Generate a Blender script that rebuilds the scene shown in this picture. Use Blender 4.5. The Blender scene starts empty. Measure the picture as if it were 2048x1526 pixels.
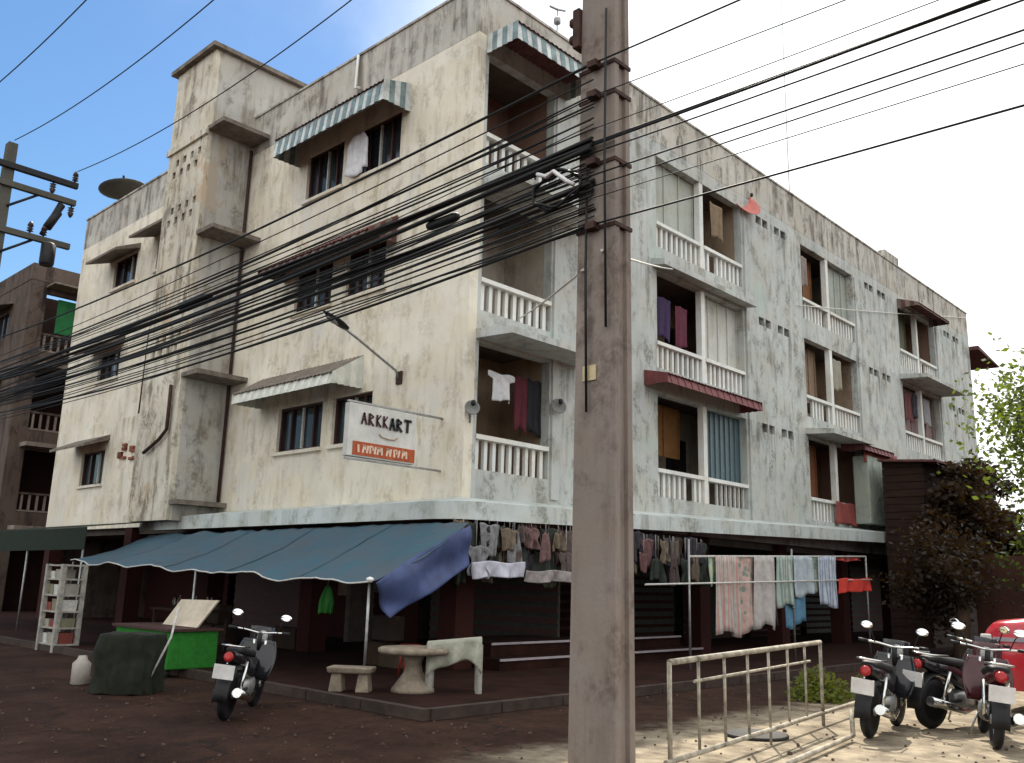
import bpy, math, random
from mathutils import Vector, Matrix, noise
random.seed(11)
scn = bpy.context.scene
col = scn.collection
R = math.radians

# ------------------------------------------------------------------ camera
YAW, PITCH, ROLL = -0.7624, 0.2180, 0.0274
_f = Vector((math.sin(YAW)*math.cos(PITCH), math.cos(YAW)*math.cos(PITCH), math.sin(PITCH)))
_r = Vector((math.cos(YAW), -math.sin(YAW), 0)); _u = _r.cross(_f)
_r2 = math.cos(ROLL)*_r + math.sin(ROLL)*_u; _u2 = -math.sin(ROLL)*_r + math.cos(ROLL)*_u
cam = bpy.data.cameras.new('camera'); camo = bpy.data.objects.new('camera', cam); col.objects.link(camo)
m = Matrix((_r2, _u2, -_f)).transposed().to_4x4(); m.translation = (10.9773, -10.3599, 1.5)
camo.matrix_world = m
cam.sensor_width = 36; cam.lens = 36*1816.275/2048; cam.clip_end = 3000; cam.clip_start = .05
scn.camera = camo

# ------------------------------------------------------------------ sky and sun
SUN_EL, SUN_AZ = R(53), R(-36)          # azimuth from +Y, clockwise positive: behind the building
world = bpy.data.worlds.new('World'); scn.world = world; world.use_nodes = True
nt = world.node_tree; nt.nodes.clear()
N = nt.nodes.new; Lk = nt.links.new
out = N('ShaderNodeOutputWorld'); bg = N('ShaderNodeBackground'); sky = N('ShaderNodeTexSky')
sky.sky_type = 'NISHITA'; sky.sun_disc = False; sky.sun_elevation = SUN_EL; sky.sun_rotation = SUN_AZ
sky.air_density = 1.25; sky.dust_density = .35; sky.ozone_density = 3.0
bg.inputs['Strength'].default_value = 0.08
# thin hazy white cloud except west; unseen part behind camera added to brighten walls
tc = N('ShaderNodeTexCoord'); sep = N('ShaderNodeSeparateXYZ'); Lk(tc.outputs['Generated'], sep.inputs[0])
dot = N('ShaderNodeVectorMath'); dot.operation = 'DOT_PRODUCT'
Lk(tc.outputs['Generated'], dot.inputs[0]); dot.inputs[1].default_value = (math.sin(R(-88)), math.cos(R(-88)), 0.22)
nz = N('ShaderNodeTexNoise'); nz.inputs['Scale'].default_value = 2.6; nz.inputs['Detail'].default_value = 6; nz.inputs['Roughness'].default_value = .55
Lk(tc.outputs['Generated'], nz.inputs['Vector'])
ad = N('ShaderNodeMath'); ad.operation = 'MULTIPLY_ADD'; Lk(nz.outputs['Fac'], ad.inputs[0]); ad.inputs[1].default_value = -.34; Lk(dot.outputs['Value'], ad.inputs[2])
mr = N('ShaderNodeMapRange'); mr.interpolation_type = 'SMOOTHSTEP'
Lk(ad.outputs[0], mr.inputs['Value']); mr.inputs['From Min'].default_value = .46; mr.inputs['From Max'].default_value = .70
mr.inputs['To Min'].default_value = 1.0; mr.inputs['To Max'].default_value = 0.0
mx = N('ShaderNodeMix'); mx.data_type = 'RGBA'
Lk(mr.outputs[0], mx.inputs['Factor']); hs = N('ShaderNodeHueSaturation'); hs.inputs['Saturation'].default_value = 1.22; Lk(sky.outputs[0], hs.inputs['Color']); Lk(hs.outputs[0], mx.inputs['A']); mx.inputs['B'].default_value = (12.2, 12.4, 12.4, 1)
Lk(mx.outputs['Result'], bg.inputs['Color']); Lk(bg.outputs[0], out.inputs['Surface'])

sun = bpy.data.lights.new('sun', 'SUN'); sun.energy = 4.2; sun.angle = R(.55); sun.color = (1, .93, .82)
suno = bpy.data.objects.new('sun', sun); col.objects.link(suno)
_d = Vector((math.sin(SUN_AZ)*math.cos(SUN_EL), math.cos(SUN_AZ)*math.cos(SUN_EL), math.sin(SUN_EL)))
suno.rotation_euler = (-_d).to_track_quat('-Z', 'Y').to_euler(); suno.location = _d*60
vs = scn.view_settings; vs.view_transform = 'Standard'; vs.look = 'None'; vs.gamma = 1; vs.exposure = 0.8
vs.use_curve_mapping = False
scn.render.engine = 'CYCLES'
scn.cycles.max_bounces = 6; scn.cycles.diffuse_bounces = 4

# ------------------------------------------------------------------ materials
MATS = {}
def mat(name, c, rough=.85, var=.25, scale=6, metal=0, bump=.15, c2=None, spec=.3, stretch=None, coat=0):
    """plain procedural surface: base colour broken up by two noises"""
    if name in MATS: return MATS[name]
    m = bpy.data.materials.new(name); m.use_nodes = True; t = m.node_tree; b = t.nodes['Principled BSDF']
    g = t.nodes.new('ShaderNodeTexCoord'); mp = t.nodes.new('ShaderNodeMapping')
    t.links.new(g.outputs['Object'], mp.inputs[0])
    if stretch: mp.inputs['Scale'].default_value = stretch
    n1 = t.nodes.new('ShaderNodeTexNoise'); n1.inputs['Scale'].default_value = scale; n1.inputs['Detail'].default_value = 8; n1.inputs['Roughness'].default_value = .65
    t.links.new(mp.outputs[0], n1.inputs['Vector'])
    r = t.nodes.new('ShaderNodeMapRange'); r.inputs['From Min'].default_value = .3; r.inputs['From Max'].default_value = .7
    t.links.new(n1.outputs['Fac'], r.inputs['Value'])
    x = t.nodes.new('ShaderNodeMix'); x.data_type = 'RGBA'
    t.links.new(r.outputs[0], x.inputs['Factor'])
    d = c2 if c2 else tuple(v*(1-var*1.3) for v in c); e = c if c2 else tuple(min(1, v*(1+var*.5)) for v in c)
    x.inputs['A'].default_value = (*d, 1); x.inputs['B'].default_value = (*e, 1)
    t.links.new(x.outputs['Result'], b.inputs['Base Color'])
    b.inputs['Roughness'].default_value = rough; b.inputs['Metallic'].default_value = metal
    b.inputs['Specular IOR Level'].default_value = spec; b.inputs['Coat Weight'].default_value = coat
    if bump:
        n2 = t.nodes.new('ShaderNodeTexNoise'); n2.inputs['Scale'].default_value = scale*9; n2.inputs['Detail'].default_value = 4
        t.links.new(g.outputs['Object'], n2.inputs['Vector'])
        bp = t.nodes.new('ShaderNodeBump'); bp.inputs['Strength'].default_value = bump; bp.inputs['Distance'].default_value = .01
        t.links.new(n2.outputs['Fac'], bp.inputs['Height']); t.links.new(bp.outputs[0], b.inputs['Normal'])
    MATS[name] = m; return m

def plaster(name, c, dirt, amount=.5, streak=.5, patch=None, moss=None, runs=True, hv=.45):
    """old painted plaster: rain streaks, blotches, peeled patches; zt = height under which streaks run down from"""
    m = bpy.data.materials.new(name); m.use_nodes = True; t = m.node_tree; b = t.nodes['Principled BSDF']
    n = t.nodes.new; l = t.links.new
    g = n('ShaderNodeNewGeometry')
    def nz(scale, vec=(1, 1, 1), det=8, rough=.62):
        mp = n('ShaderNodeMapping'); mp.inputs['Scale'].default_value = vec; l(g.outputs['Position'], mp.inputs[0])
        q = n('ShaderNodeTexNoise'); q.inputs['Scale'].default_value = scale; q.inputs['Detail'].default_value = det; q.inputs['Roughness'].default_value = rough
        l(mp.outputs[0], q.inputs['Vector']); return q.outputs['Fac']
    def rng(v, a, bb, c0=0, c1=1):
        q = n('ShaderNodeMapRange'); q.inputs['From Min'].default_value = a; q.inputs['From Max'].default_value = bb
        q.inputs['To Min'].default_value = c0; q.inputs['To Max'].default_value = c1; q.interpolation_type = 'SMOOTHSTEP'
        l(v, q.inputs['Value']); return q.outputs[0]
    def mul(a, bb):
        q = n('ShaderNodeMath'); q.operation = 'MULTIPLY'; l(a, q.inputs[0])
        if isinstance(bb, (int, float)): q.inputs[1].default_value = bb
        else: l(bb, q.inputs[1])
        return q.outputs[0]
    def mix(f, a, bb):
        q = n('ShaderNodeMix'); q.data_type = 'RGBA'; l(f, q.inputs['Factor'])
        for s, v in (('A', a), ('B', bb)):
            if isinstance(v, tuple): q.inputs[s].default_value = (*v, 1)
            else: l(v, q.inputs[s])
        return q.outputs['Result']
    big = nz(.55); fine = nz(14); st = nz(1.0, (3.4, 3.4, .30), 8, .66); bl = nz(2.3, (1, 1, .7)); area = nz(.28, (1, 1, .8), 3, .5)
    sz = n('ShaderNodeSeparateXYZ'); l(g.outputs['Position'], sz.inputs[0])
    q1 = n('ShaderNodeMath'); q1.operation = 'MULTIPLY_ADD'; l(sz.outputs['Z'], q1.inputs[0]); q1.inputs[1].default_value = 1/2.8; q1.inputs[2].default_value = -2.78/2.8
    q2 = n('ShaderNodeMath'); q2.operation = 'FRACT'; l(q1.outputs[0], q2.inputs[0])
    run = rng(q2.outputs[0], .30, 1.0, .35 if runs else .95, 1.0)
    colr = mix(rng(big, .3, .7), tuple(v*.84 for v in c), tuple(min(1, v*1.06) for v in c))
    colr = mix(mul(rng(nz(.9, (1, 1, 1.6), 4), .45, .62), .5), colr, tuple(v*k for v, k in zip(c, (.93, .86, .76))))
    colr = mix(mul(rng(fine, .35, .75), .10), colr, tuple(v*.55 for v in c))
    heavy = rng(area, .36, .60, hv, 1.0)
    colr = mix(mul(mul(mul(mul(rng(st, .44, .66), rng(nz(1.5, (1.2, 1.2, .8), 5), .38, .58)), run), heavy), streak*1.15), colr, dirt)
    colr = mix(mul(mul(mul(rng(bl, .49, .64), rng(fine, .3, .6)), heavy), amount*.8), colr, dirt)
    if patch: colr = mix(mul(rng(nz(.8, (1, 1, .6)), .60, .625), .75), colr, patch)
    if moss: colr = mix(mul(mul(rng(nz(3.7, (1, 1, .3)), .55, .66), heavy), .8), colr, moss)
    l(colr, b.inputs['Base Color']); b.inputs['Roughness'].default_value = .92; b.inputs['Specular IOR Level'].default_value = .2
    bp = n('ShaderNodeBump'); bp.inputs['Strength'].default_value = .35; bp.inputs['Distance'].default_value = .012
    l(nz(22), bp.inputs['Height']); l(bp.outputs[0], b.inputs['Normal'])
    MATS[name] = m; return m

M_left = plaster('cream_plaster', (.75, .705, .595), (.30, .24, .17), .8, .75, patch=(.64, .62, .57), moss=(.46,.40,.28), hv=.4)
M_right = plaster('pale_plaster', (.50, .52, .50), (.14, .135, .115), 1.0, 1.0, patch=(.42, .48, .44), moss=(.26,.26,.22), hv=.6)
M_tower = plaster('tower_plaster', (.66, .62, .52), (.20, .16, .11), 1.0, .8, patch=(.50, .37, .25), moss=(.15,.12,.085), runs=False, hv=.8)
M_parapet = plaster('parapet_plaster', (.52, .50, .45), (.14, .12, .10), 1.0, .95, moss=(.10, .10, .08), runs=False, hv=.75)
M_band = plaster('canopy_plaster', (.55, .60, .59), (.19, .20, .155), 1.0, .6, runs=False, hv=.7)
M_white = plaster('white_paint', (.76, .77, .74), (.33, .33, .28), .4, .35)
M_brown = plaster('brown_plaster', (.11, .082, .068), (.03, .021, .017), 1.0, .9, runs=False, hv=.7)
M_back = plaster('tan_plaster', (.36, .27, .19), (.13, .08, .05), .7, .6)
M_conc = plaster('pole_concrete', (.25, .21, .182), (.11, .08, .066), 1.0, .5, patch=(.29,.235,.20), moss=None, runs=False, hv=.7)
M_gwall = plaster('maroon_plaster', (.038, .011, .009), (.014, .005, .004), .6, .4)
M_hood = mat('hood_concrete', (.20, .17, .14), .9, .4, 5)
M_glass = mat('dark_glass', (.02, .025, .03), .12, .3, 3, spec=.5, bump=0)
M_frame = mat('window_frame_paint', (.055, .022, .018), .6, .3, 12)
M_bar = mat('grille_paint', (.55, .54, .50), .5, .3, 20)
M_greenaw = mat('green_awning_sheet', (.22, .30, .31), .6, .45, 4)
M_whiteaw = mat('white_awning_sheet', (.60, .63, .61), .6, .35, 4)
M_under = mat('rusty_sheet', (.14, .055, .05), .7, .5, 5)
M_redaw = mat('maroon_awning_sheet', (.17, .05, .05), .6, .35, 5)
M_black = mat('black_rubber', (.012, .012, .014), .55, .4, 8, bump=.05)
M_cable = mat('cable_black', (.012, .012, .012), .6, .2, 3, bump=0)
M_steel = mat('galvanised_steel', (.33, .33, .32), .45, .3, 10, metal=.7)
M_wood = mat('dark_timber', (.032, .015, .010), .85, .45, 3, stretch=(1, 1, 6))
M_door = mat('door_paint', (.035, .042, .035), .6, .4, 5)
M_inner = mat('room_plaster', (.12, .10, .085), .95, .3, 3)
M_rust = mat('rusty_pipe', (.06, .028, .02), .8, .5, 10)
def plainc(name, c, rough=.8, var=.2, scale=7, **k): return mat(name, c, rough, var, scale, **k)

# ------------------------------------------------------------------ mesh helpers
def wloc(o):
    v = Vector((0, 0, 0))
    while o is not None: v += o.location; o = o.parent
    return v
class MB:
    def __init__(s): s.v = []; s.f = []; s.sm = []
    def quad(s, *p, smooth=False):
        i = len(s.v); s.v += [tuple(q) for q in p]; s.f.append(tuple(range(i, i+len(p)))); s.sm.append(smooth); return s
    def box(s, x0, x1, y0, y1, z0, z1):
        i = len(s.v)
        s.v += [(x0,y0,z0),(x1,y0,z0),(x1,y1,z0),(x0,y1,z0),(x0,y0,z1),(x1,y0,z1),(x1,y1,z1),(x0,y1,z1)]
        for q in ((3,2,1,0),(4,5,6,7),(0,1,5,4),(1,2,6,5),(2,3,7,6),(3,0,4,7)): s.f.append(tuple(i+k for k in q)); s.sm.append(False)
        return s
    def hexa(s, b, t):
        """box from four bottom and four top corners"""
        i = len(s.v); s.v += [tuple(q) for q in b]+[tuple(q) for q in t]
        for q in ((3,2,1,0),(4,5,6,7),(0,1,5,4),(1,2,6,5),(2,3,7,6),(3,0,4,7)): s.f.append(tuple(i+k for k in q)); s.sm.append(False)
        return s
    def tube(s, pts, r, n=6, caps=True, smooth=True):
        pts = [Vector(p) for p in pts]; rs = r if isinstance(r, (list, tuple)) else [r]*len(pts)
        i0 = len(s.v); prev = None
        for k, p in enumerate(pts):
            t = (pts[min(k+1, len(pts)-1)]-pts[max(k-1, 0)]).normalized()
            a = Vector((0, 0, 1)) if abs(t.z) < .9 else Vector((1, 0, 0))
            if prev is not None: a = prev
            u = (a-t*a.dot(t)).normalized(); w = t.cross(u); prev = u
            for j in range(n):
                q = 2*math.pi*j/n; s.v.append(tuple(p+(u*math.cos(q)+w*math.sin(q))*rs[k]))
        for k in range(len(pts)-1):
            for j in range(n):
                a, b = i0+k*n+j, i0+k*n+(j+1) % n
                s.f.append((a, b, b+n, a+n)); s.sm.append(smooth)
        if caps:
            s.f.append(tuple(i0+j for j in reversed(range(n)))); s.sm.append(False)
            s.f.append(tuple(i0+(len(pts)-1)*n+j for j in range(n))); s.sm.append(False)
        return s
    def lathe(s, prof, c=(0,0,0), n=20, axis='z', smooth=True):
        i0 = len(s.v); c = Vector(c)
        for r, h in prof:
            for j in range(n):
                q = 2*math.pi*j/n; a, b = r*math.cos(q), r*math.sin(q)
                p = {'z': (a, b, h), 'y': (a, h, b), 'x': (h, a, b)}[axis]; s.v.append(tuple(c+Vector(p)))
        for k in range(len(prof)-1):
            for j in range(n):
                a, b = i0+k*n+j, i0+k*n+(j+1) % n; s.f.append((a, b, b+n, a+n)); s.sm.append(smooth)
        s.f.append(tuple(i0+j for j in reversed(range(n)))); s.sm.append(False)
        s.f.append(tuple(i0+(len(prof)-1)*n+j for j in range(n))); s.sm.append(False)
        return s
    def grid(s, fn, nu, nv, smooth=True):
        i0 = len(s.v)
        for a in range(nu+1):
            for b in range(nv+1): s.v.append(tuple(fn(a/nu, b/nv)))
        for a in range(nu):
            for b in range(nv):
                q = i0+a*(nv+1)+b; s.f.append((q, q+nv+1, q+nv+2, q+1)); s.sm.append(smooth)
        return s
    def prof(s, pts2, y0, y1, ax='y'):
        """extrude a closed 2-D outline (x,z) between y0 and y1"""
        i0 = len(s.v); n = len(pts2)
        for yy in (y0, y1):
            for a, b in pts2: s.v.append((a, yy, b) if ax == 'y' else (yy, a, b))
        for j in range(n):
            k = (j+1) % n; s.f.append((i0+j, i0+k, i0+n+k, i0+n+j)); s.sm.append(False)
        s.f.append(tuple(i0+j for j in reversed(range(n)))); s.sm.append(False)
        s.f.append(tuple(i0+n+j for j in range(n))); s.sm.append(False)
        return s
    def mesh(s, name, m, off=(0,0,0)):
        me = bpy.data.meshes.new(name); off = Vector(off)
        me.from_pydata([tuple(Vector(p)-off) for p in s.v], [], s.f); me.materials.append(m)
        me.polygons.foreach_set('use_smooth', s.sm)
        import bmesh
        b = bmesh.new(); b.from_mesh(me); bmesh.ops.recalc_face_normals(b, faces=b.faces); b.to_mesh(me); b.free()
        me.update(); return me
    def build(s, name, m, parent=None, at=None, thick=0, bev=0, label=None):
        """at = world origin for a top-level mesh; children are built in world coordinates"""
        o0 = wloc(parent) if parent is not None else Vector(at or (0,0,0))
        o = bpy.data.objects.new(name, s.mesh(name, m, o0)); col.objects.link(o)
        if parent is not None: o.parent = parent
        else: o.location = o0
        if thick: md = o.modifiers.new('solid', 'SOLIDIFY'); md.thickness = thick; md.offset = 0
        if bev: md = o.modifiers.new('bevel', 'BEVEL'); md.width = bev; md.segments = 2; md.limit_method = 'ANGLE'
        if label: o['label'] = label
        return o
def tag(o, label=None, cat=None, group=None, kind=None):
    for k, v in (('label', label), ('category', cat), ('group', group), ('kind', kind)):
        if v: o[k] = v
    return o
def thing(name, loc, label, cat, group=None):
    o = bpy.data.objects.new(name, None); o.empty_display_size = .2; col.objects.link(o); o.location = loc
    return tag(o, label, cat, group)
def part_copy(me, name, parent, loc, rot=None):
    o = bpy.data.objects.new(name, me); col.objects.link(o); o.parent = parent; o.location = Vector(loc)-wloc(parent)
    if rot: o.rotation_euler = rot
    return o
def copy_tree(o, parent=None):
    c = o.copy(); col.objects.link(c); c.parent = parent
    for ch in list(o.children): copy_tree(ch, c)
    return c
def holes_wall(mb, axis, w0, w1, u0, u1, z0, z1, holes):
    """solid wall slab with rectangular openings (u0,u1,z0,z1); axis 'y': slab between y=w0..w1 with u = x; 'x': u = y"""
    us = sorted({u0, u1, *[h[0] for h in holes], *[h[1] for h in holes]}); zs = sorted({z0, z1, *[h[2] for h in holes], *[h[3] for h in holes]})
    us = [q for q in us if u0 <= q <= u1]; zs = [q for q in zs if z0 <= q <= z1]
    def solid(i, j):
        if i < 0 or j < 0 or i >= len(us)-1 or j >= len(zs)-1: return False
        cu, cz = (us[i]+us[i+1])/2, (zs[j]+zs[j+1])/2
        return not any(h[0] < cu < h[1] and h[2] < cz < h[3] for h in holes)
    P = (lambda u, w, z: (u, w, z)) if axis == 'y' else (lambda u, w, z: (w, u, z))
    for i in range(len(us)-1):
        for j in range(len(zs)-1):
            if not solid(i, j): continue
            a, b, c, d = us[i], us[i+1], zs[j], zs[j+1]
            mb.quad(P(a,w0,c), P(b,w0,c), P(b,w0,d), P(a,w0,d)); mb.quad(P(a,w1,c), P(b,w1,c), P(b,w1,d), P(a,w1,d))
            if not solid(i-1, j): mb.quad(P(a,w0,c), P(a,w1,c), P(a,w1,d), P(a,w0,d))
            if not solid(i+1, j): mb.quad(P(b,w0,c), P(b,w1,c), P(b,w1,d), P(b,w0,d))
            if not solid(i, j-1): mb.quad(P(a,w0,c), P(b,w0,c), P(b,w1,c), P(a,w1,c))
            if not solid(i, j+1): mb.quad(P(a,w0,d), P(b,w0,d), P(b,w1,d), P(a,w1,d))
    return mb

# ------------------------------------------------------------------ ground
def ground_mat():
    m = bpy.data.materials.new('street_concrete'); m.use_nodes = True; t = m.node_tree; b = t.nodes['Principled BSDF']; n = t.nodes.new; l = t.links.new
    g = n('ShaderNodeNewGeometry')
    def nz(sc, det=8, vec=(1,1,1)):
        mp = n('ShaderNodeMapping'); mp.inputs['Scale'].default_value = vec; l(g.outputs['Position'], mp.inputs[0])
        q = n('ShaderNodeTexNoise'); q.inputs['Scale'].default_value = sc; q.inputs['Detail'].default_value = det; q.inputs['Roughness'].default_value = .65; l(mp.outputs[0], q.inputs[0]); return q.outputs['Fac']
    r1 = n('ShaderNodeValToRGB'); e = r1.color_ramp.elements
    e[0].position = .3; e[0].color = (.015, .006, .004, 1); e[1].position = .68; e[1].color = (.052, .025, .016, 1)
    l(nz(.7), r1.inputs[0])
    r2 = n('ShaderNodeValToRGB'); e = r2.color_ramp.elements; e[0].position = .42; e[0].color = (.62,.60,.58,1); e[1].position = .62; e[1].color = (1,1,1,1)
    l(nz(5.5), r2.inputs[0])
    x = n('ShaderNodeMix'); x.data_type = 'RGBA'; x.blend_type = 'MULTIPLY'; x.inputs['Factor'].default_value = .8
    l(r1.outputs[0], x.inputs['A']); l(r2.outputs[0], x.inputs['B'])
    vo = n('ShaderNodeTexVoronoi'); vo.feature = 'DISTANCE_TO_EDGE'; vo.inputs['Scale'].default_value = .45
    dn = n('ShaderNodeTexNoise'); dn.inputs['Scale'].default_value = 2.2; dn.inputs['Detail'].default_value = 6; l(g.outputs['Position'], dn.inputs[0])
    av = n('ShaderNodeVectorMath'); av.operation = 'MULTIPLY_ADD'; l(dn.outputs['Color'], av.inputs[0]); av.inputs[1].default_value = (.9,.9,0); l(g.outputs['Position'], av.inputs[2]); l(av.outputs[0], vo.inputs['Vector'])
    ck = n('ShaderNodeMapRange'); ck.inputs['From Min'].default_value = .004; ck.inputs['From Max'].default_value = .014; ck.inputs['To Min'].default_value = .75; ck.inputs['To Max'].default_value = 0; l(vo.outputs['Distance'], ck.inputs[0])
    x2 = n('ShaderNodeMix'); x2.data_type = 'RGBA'; l(ck.outputs[0], x2.inputs['Factor']); l(x.outputs['Result'], x2.inputs['A']); x2.inputs['B'].default_value = (.008,.006,.005,1)
    gr = n('ShaderNodeTexVoronoi'); gr.inputs['Scale'].default_value = 55; l(g.outputs['Position'], gr.inputs['Vector'])
    gm_ = n('ShaderNodeMapRange'); gm_.inputs['From Min'].default_value = 0; gm_.inputs['From Max'].default_value = .5; gm_.inputs['To Min'].default_value = .35; gm_.inputs['To Max'].default_value = 0; l(gr.outputs['Distance'], gm_.inputs[0])
    x3 = n('ShaderNodeMix'); x3.data_type = 'RGBA'; l(gm_.outputs[0], x3.inputs['Factor']); l(x2.outputs['Result'], x3.inputs['A']); x3.inputs['B'].default_value = (.09,.047,.03,1)
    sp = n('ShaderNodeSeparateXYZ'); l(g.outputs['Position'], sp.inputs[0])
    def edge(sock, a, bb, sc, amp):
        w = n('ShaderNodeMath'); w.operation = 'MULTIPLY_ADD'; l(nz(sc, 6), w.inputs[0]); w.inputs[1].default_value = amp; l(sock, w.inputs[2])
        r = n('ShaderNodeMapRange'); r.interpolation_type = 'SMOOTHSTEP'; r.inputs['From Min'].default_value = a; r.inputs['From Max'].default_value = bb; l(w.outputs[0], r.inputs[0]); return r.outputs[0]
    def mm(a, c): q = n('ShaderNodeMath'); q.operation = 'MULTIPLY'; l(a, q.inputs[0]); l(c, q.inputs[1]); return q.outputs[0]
    sun_dirt_mask = mm(mm(edge(sp.outputs['X'], 5.35, 6.1, 1.7, 1.4), edge(sp.outputs['X'], 10.0, 9.0, 1.1, 1.2)), mm(edge(sp.outputs['Y'], -4.6, -3.2, 1.4, 1.2), edge(sp.outputs['Y'], 9.5, 7.0, 1.4, 1.2)))  # sandy dirt kept to the sun patch: sunlight put into its pale colour
    sun_dirt_ramp = n('ShaderNodeValToRGB'); e = sun_dirt_ramp.color_ramp.elements; e[0].position = .36; e[0].color = (.12,.095,.07,1); e[1].position = .62; e[1].color = (.31,.26,.185,1); l(nz(3.2), sun_dirt_ramp.inputs[0])
    x4 = n('ShaderNodeMix'); x4.data_type = 'RGBA'; l(sun_dirt_mask, x4.inputs['Factor']); l(x3.outputs['Result'], x4.inputs['A']); l(sun_dirt_ramp.outputs[0], x4.inputs['B'])
    l(x4.outputs['Result'], b.inputs['Base Color'])
    r3 = n('ShaderNodeMapRange'); l(nz(1.3), r3.inputs[0]); r3.inputs['From Min'].default_value = .35; r3.inputs['From Max'].default_value = .65; r3.inputs['To Min'].default_value = .8; r3.inputs['To Max'].default_value = 1.0; b.inputs['Specular IOR Level'].default_value = .12
    l(r3.outputs[0], b.inputs['Roughness'])
    bp = n('ShaderNodeBump'); bp.inputs['Strength'].default_value = .5; bp.inputs['Distance'].default_value = .02; l(nz(40), bp.inputs['Height']); l(bp.outputs[0], b.inputs['Normal'])
    return m
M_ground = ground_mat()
M_sun_dirt = mat('sunpatch_sandy_dirt', (.30, .25, .17), .95, .35, 3, c2=(.14, .11, .08), bump=.5)
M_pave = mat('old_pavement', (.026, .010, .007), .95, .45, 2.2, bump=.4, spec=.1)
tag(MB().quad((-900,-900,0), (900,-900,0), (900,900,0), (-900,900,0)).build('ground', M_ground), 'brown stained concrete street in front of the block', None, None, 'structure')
# pavement slab round the shops, kerb step 0.12
mb = MB(); mb.prof([(-40, .004), (3.05, .004), (3.05, .12), (-40, .12)], -3.3, 30)
pav = tag(mb.build('pavement', M_pave), 'dark worn pavement under the shop canopy', None, None, 'structure')
mb = MB()
for k in range(30):
    y = -3.3+k*1.11; mb.box(3.052, 3.17, y, y+1.09, .004, .125)
for k in range(36):
    x = -36.8+k*1.11; mb.box(x, x+1.09, -3.42, -3.302, .004, .125)
tag(mb.build('kerb', mat('kerb_stone', (.05, .034, .027), .9, .4, 4)), None, None, None, 'structure')
# ------------------------------------------------------------------ the apartment block
FL = [3.1, 5.9, 8.7]; L1, L2, ZR, ZP = 18.0, 27.4, 11.5, 12.5
B = thing('apartment_building', (0,0,0), 'four storey stained cream apartment block with balconies on its right side', 'building')
win_big = {3.1: [(-5.75,-4.15,4.03,4.98), (-3.8,-2.55,4.03,4.98)], 5.9: [(-5.5,-4.15,7.02,8.0), (-3.65,-2.4,7.02,8.0)], 8.7: [(-5.4,-4.05,9.6,10.68), (-3.65,-2.15,9.6,10.68)]}
win_small = [(-15.95,-14.4,3.85,4.8), (-15.6,-14.2,6.85,7.7), (-15.35,-13.85,9.6,10.5), (-12.6,-11.2,9.6,10.5)]
hl = [h for v in win_big.values() for h in v]+win_small
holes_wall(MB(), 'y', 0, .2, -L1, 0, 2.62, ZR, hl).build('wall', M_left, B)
BAYS = [(.28, 2.15), (5.7, 9.5), (12.85, 16.35), (20.0, 23.45)]
hr = []
for f in FL:
    for a, b in BAYS: hr.append((a, b, f+.26, f+2.48 if f < 8 else 11.15))
for f in FL:
    for a in (3.05, 10.3, 17.3, 24.5):
        for k in (0, 1):
            u = a+k*1.02
            for q in (0, 1): hr.append((u+q*.36, u+q*.36+.29, f+2.28, f+2.5))
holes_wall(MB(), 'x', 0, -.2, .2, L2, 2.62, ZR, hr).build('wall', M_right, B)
# plain end walls and the pier on the corner
MB().box(-L1, -L1+.2, .2, L2, 0, ZR).build('wall', M_brown, B)
MB().box(-L1+.2, -.2, L2-.2, L2, 0, ZR).build('wall', M_brown, B)
for z in (2.62, *FL[1:], ZR-.02):
    MB().box(-L1+.21, -.21, .21, L2-.21, z-.16, z).build('floor_slab', M_inner, B)
MB().box(-L1+.21, -5.0, 6, 6.15, 0, ZR-.2).build('inner_wall', M_inner, B)
MB().box(-6.2, -6.05, 2.4, L2-.4, 0, ZR-.2).build('inner_wall', M_inner, B)
# parapet with a thin cap
MB().box(-L1, 0, -.003, .15, ZR+.002, ZP).build('parapet', M_parapet, B)
MB().box(-.15, .003, .152, L2, ZR+.002, ZP).build('parapet', M_parapet, B)
MB().box(-L1-.02, .035, -.035, .18, ZP, ZP+.05).build('parapet_cap', M_parapet, B)
MB().box(-.18, .035, .182, L2, ZP, ZP+.05).build('parapet_cap', M_parapet, B)
MB().box(-.19, .033, 19.1, 20.3, ZP+.052, ZP+.32).build('parapet_step', M_parapet, B)
# pilasters down the right wall
for a in (2.2, 9.58, 16.43, 23.52):
    MB().box(.002, .05, a, a+.22, 3.0, 11.1).build('pilaster', M_right, B)

# balconies ------------------------------------------------------
bal_me = MB().box(-.035, .035, -.04, .04, 0, .52).mesh('baluster', M_white)
bal_me2 = MB().box(-.025, .025, -.03, .03, 0, .52).mesh('baluster', M_bar)
def railing(f, a, b, me=bal_me, x=-.1, m=M_white):
    r = MB().box(x-.07, x+.12, a, b, f+.78, f+.86).build('railing', m, B)
    n = max(3, round((b-a)/.2)); random.seed(int(f*10+a*7))
    for k in range(n):
        if random.random() < .04: continue
        part_copy(me, 'baluster', r, (x, a+(k+.5)*(b-a)/n+random.uniform(-.01,.01), f+.26), (0, 0, random.uniform(-.1,.1)))
random.seed(5)
backs = [M_back, plaster('grey_back_plaster', (.42,.38,.32), (.16,.13,.10), .6, .5), plaster('rust_back_plaster', (.24,.15,.11), (.09,.055,.04), .6, .5)]
M_curt = [plainc('curtain_maroon', (.14,.02,.03)), plainc('curtain_teal', (.03,.12,.13)), plainc('curtain_beige', (.38,.30,.20)), plainc('curtain_dark', (.03,.03,.035))]
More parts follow.
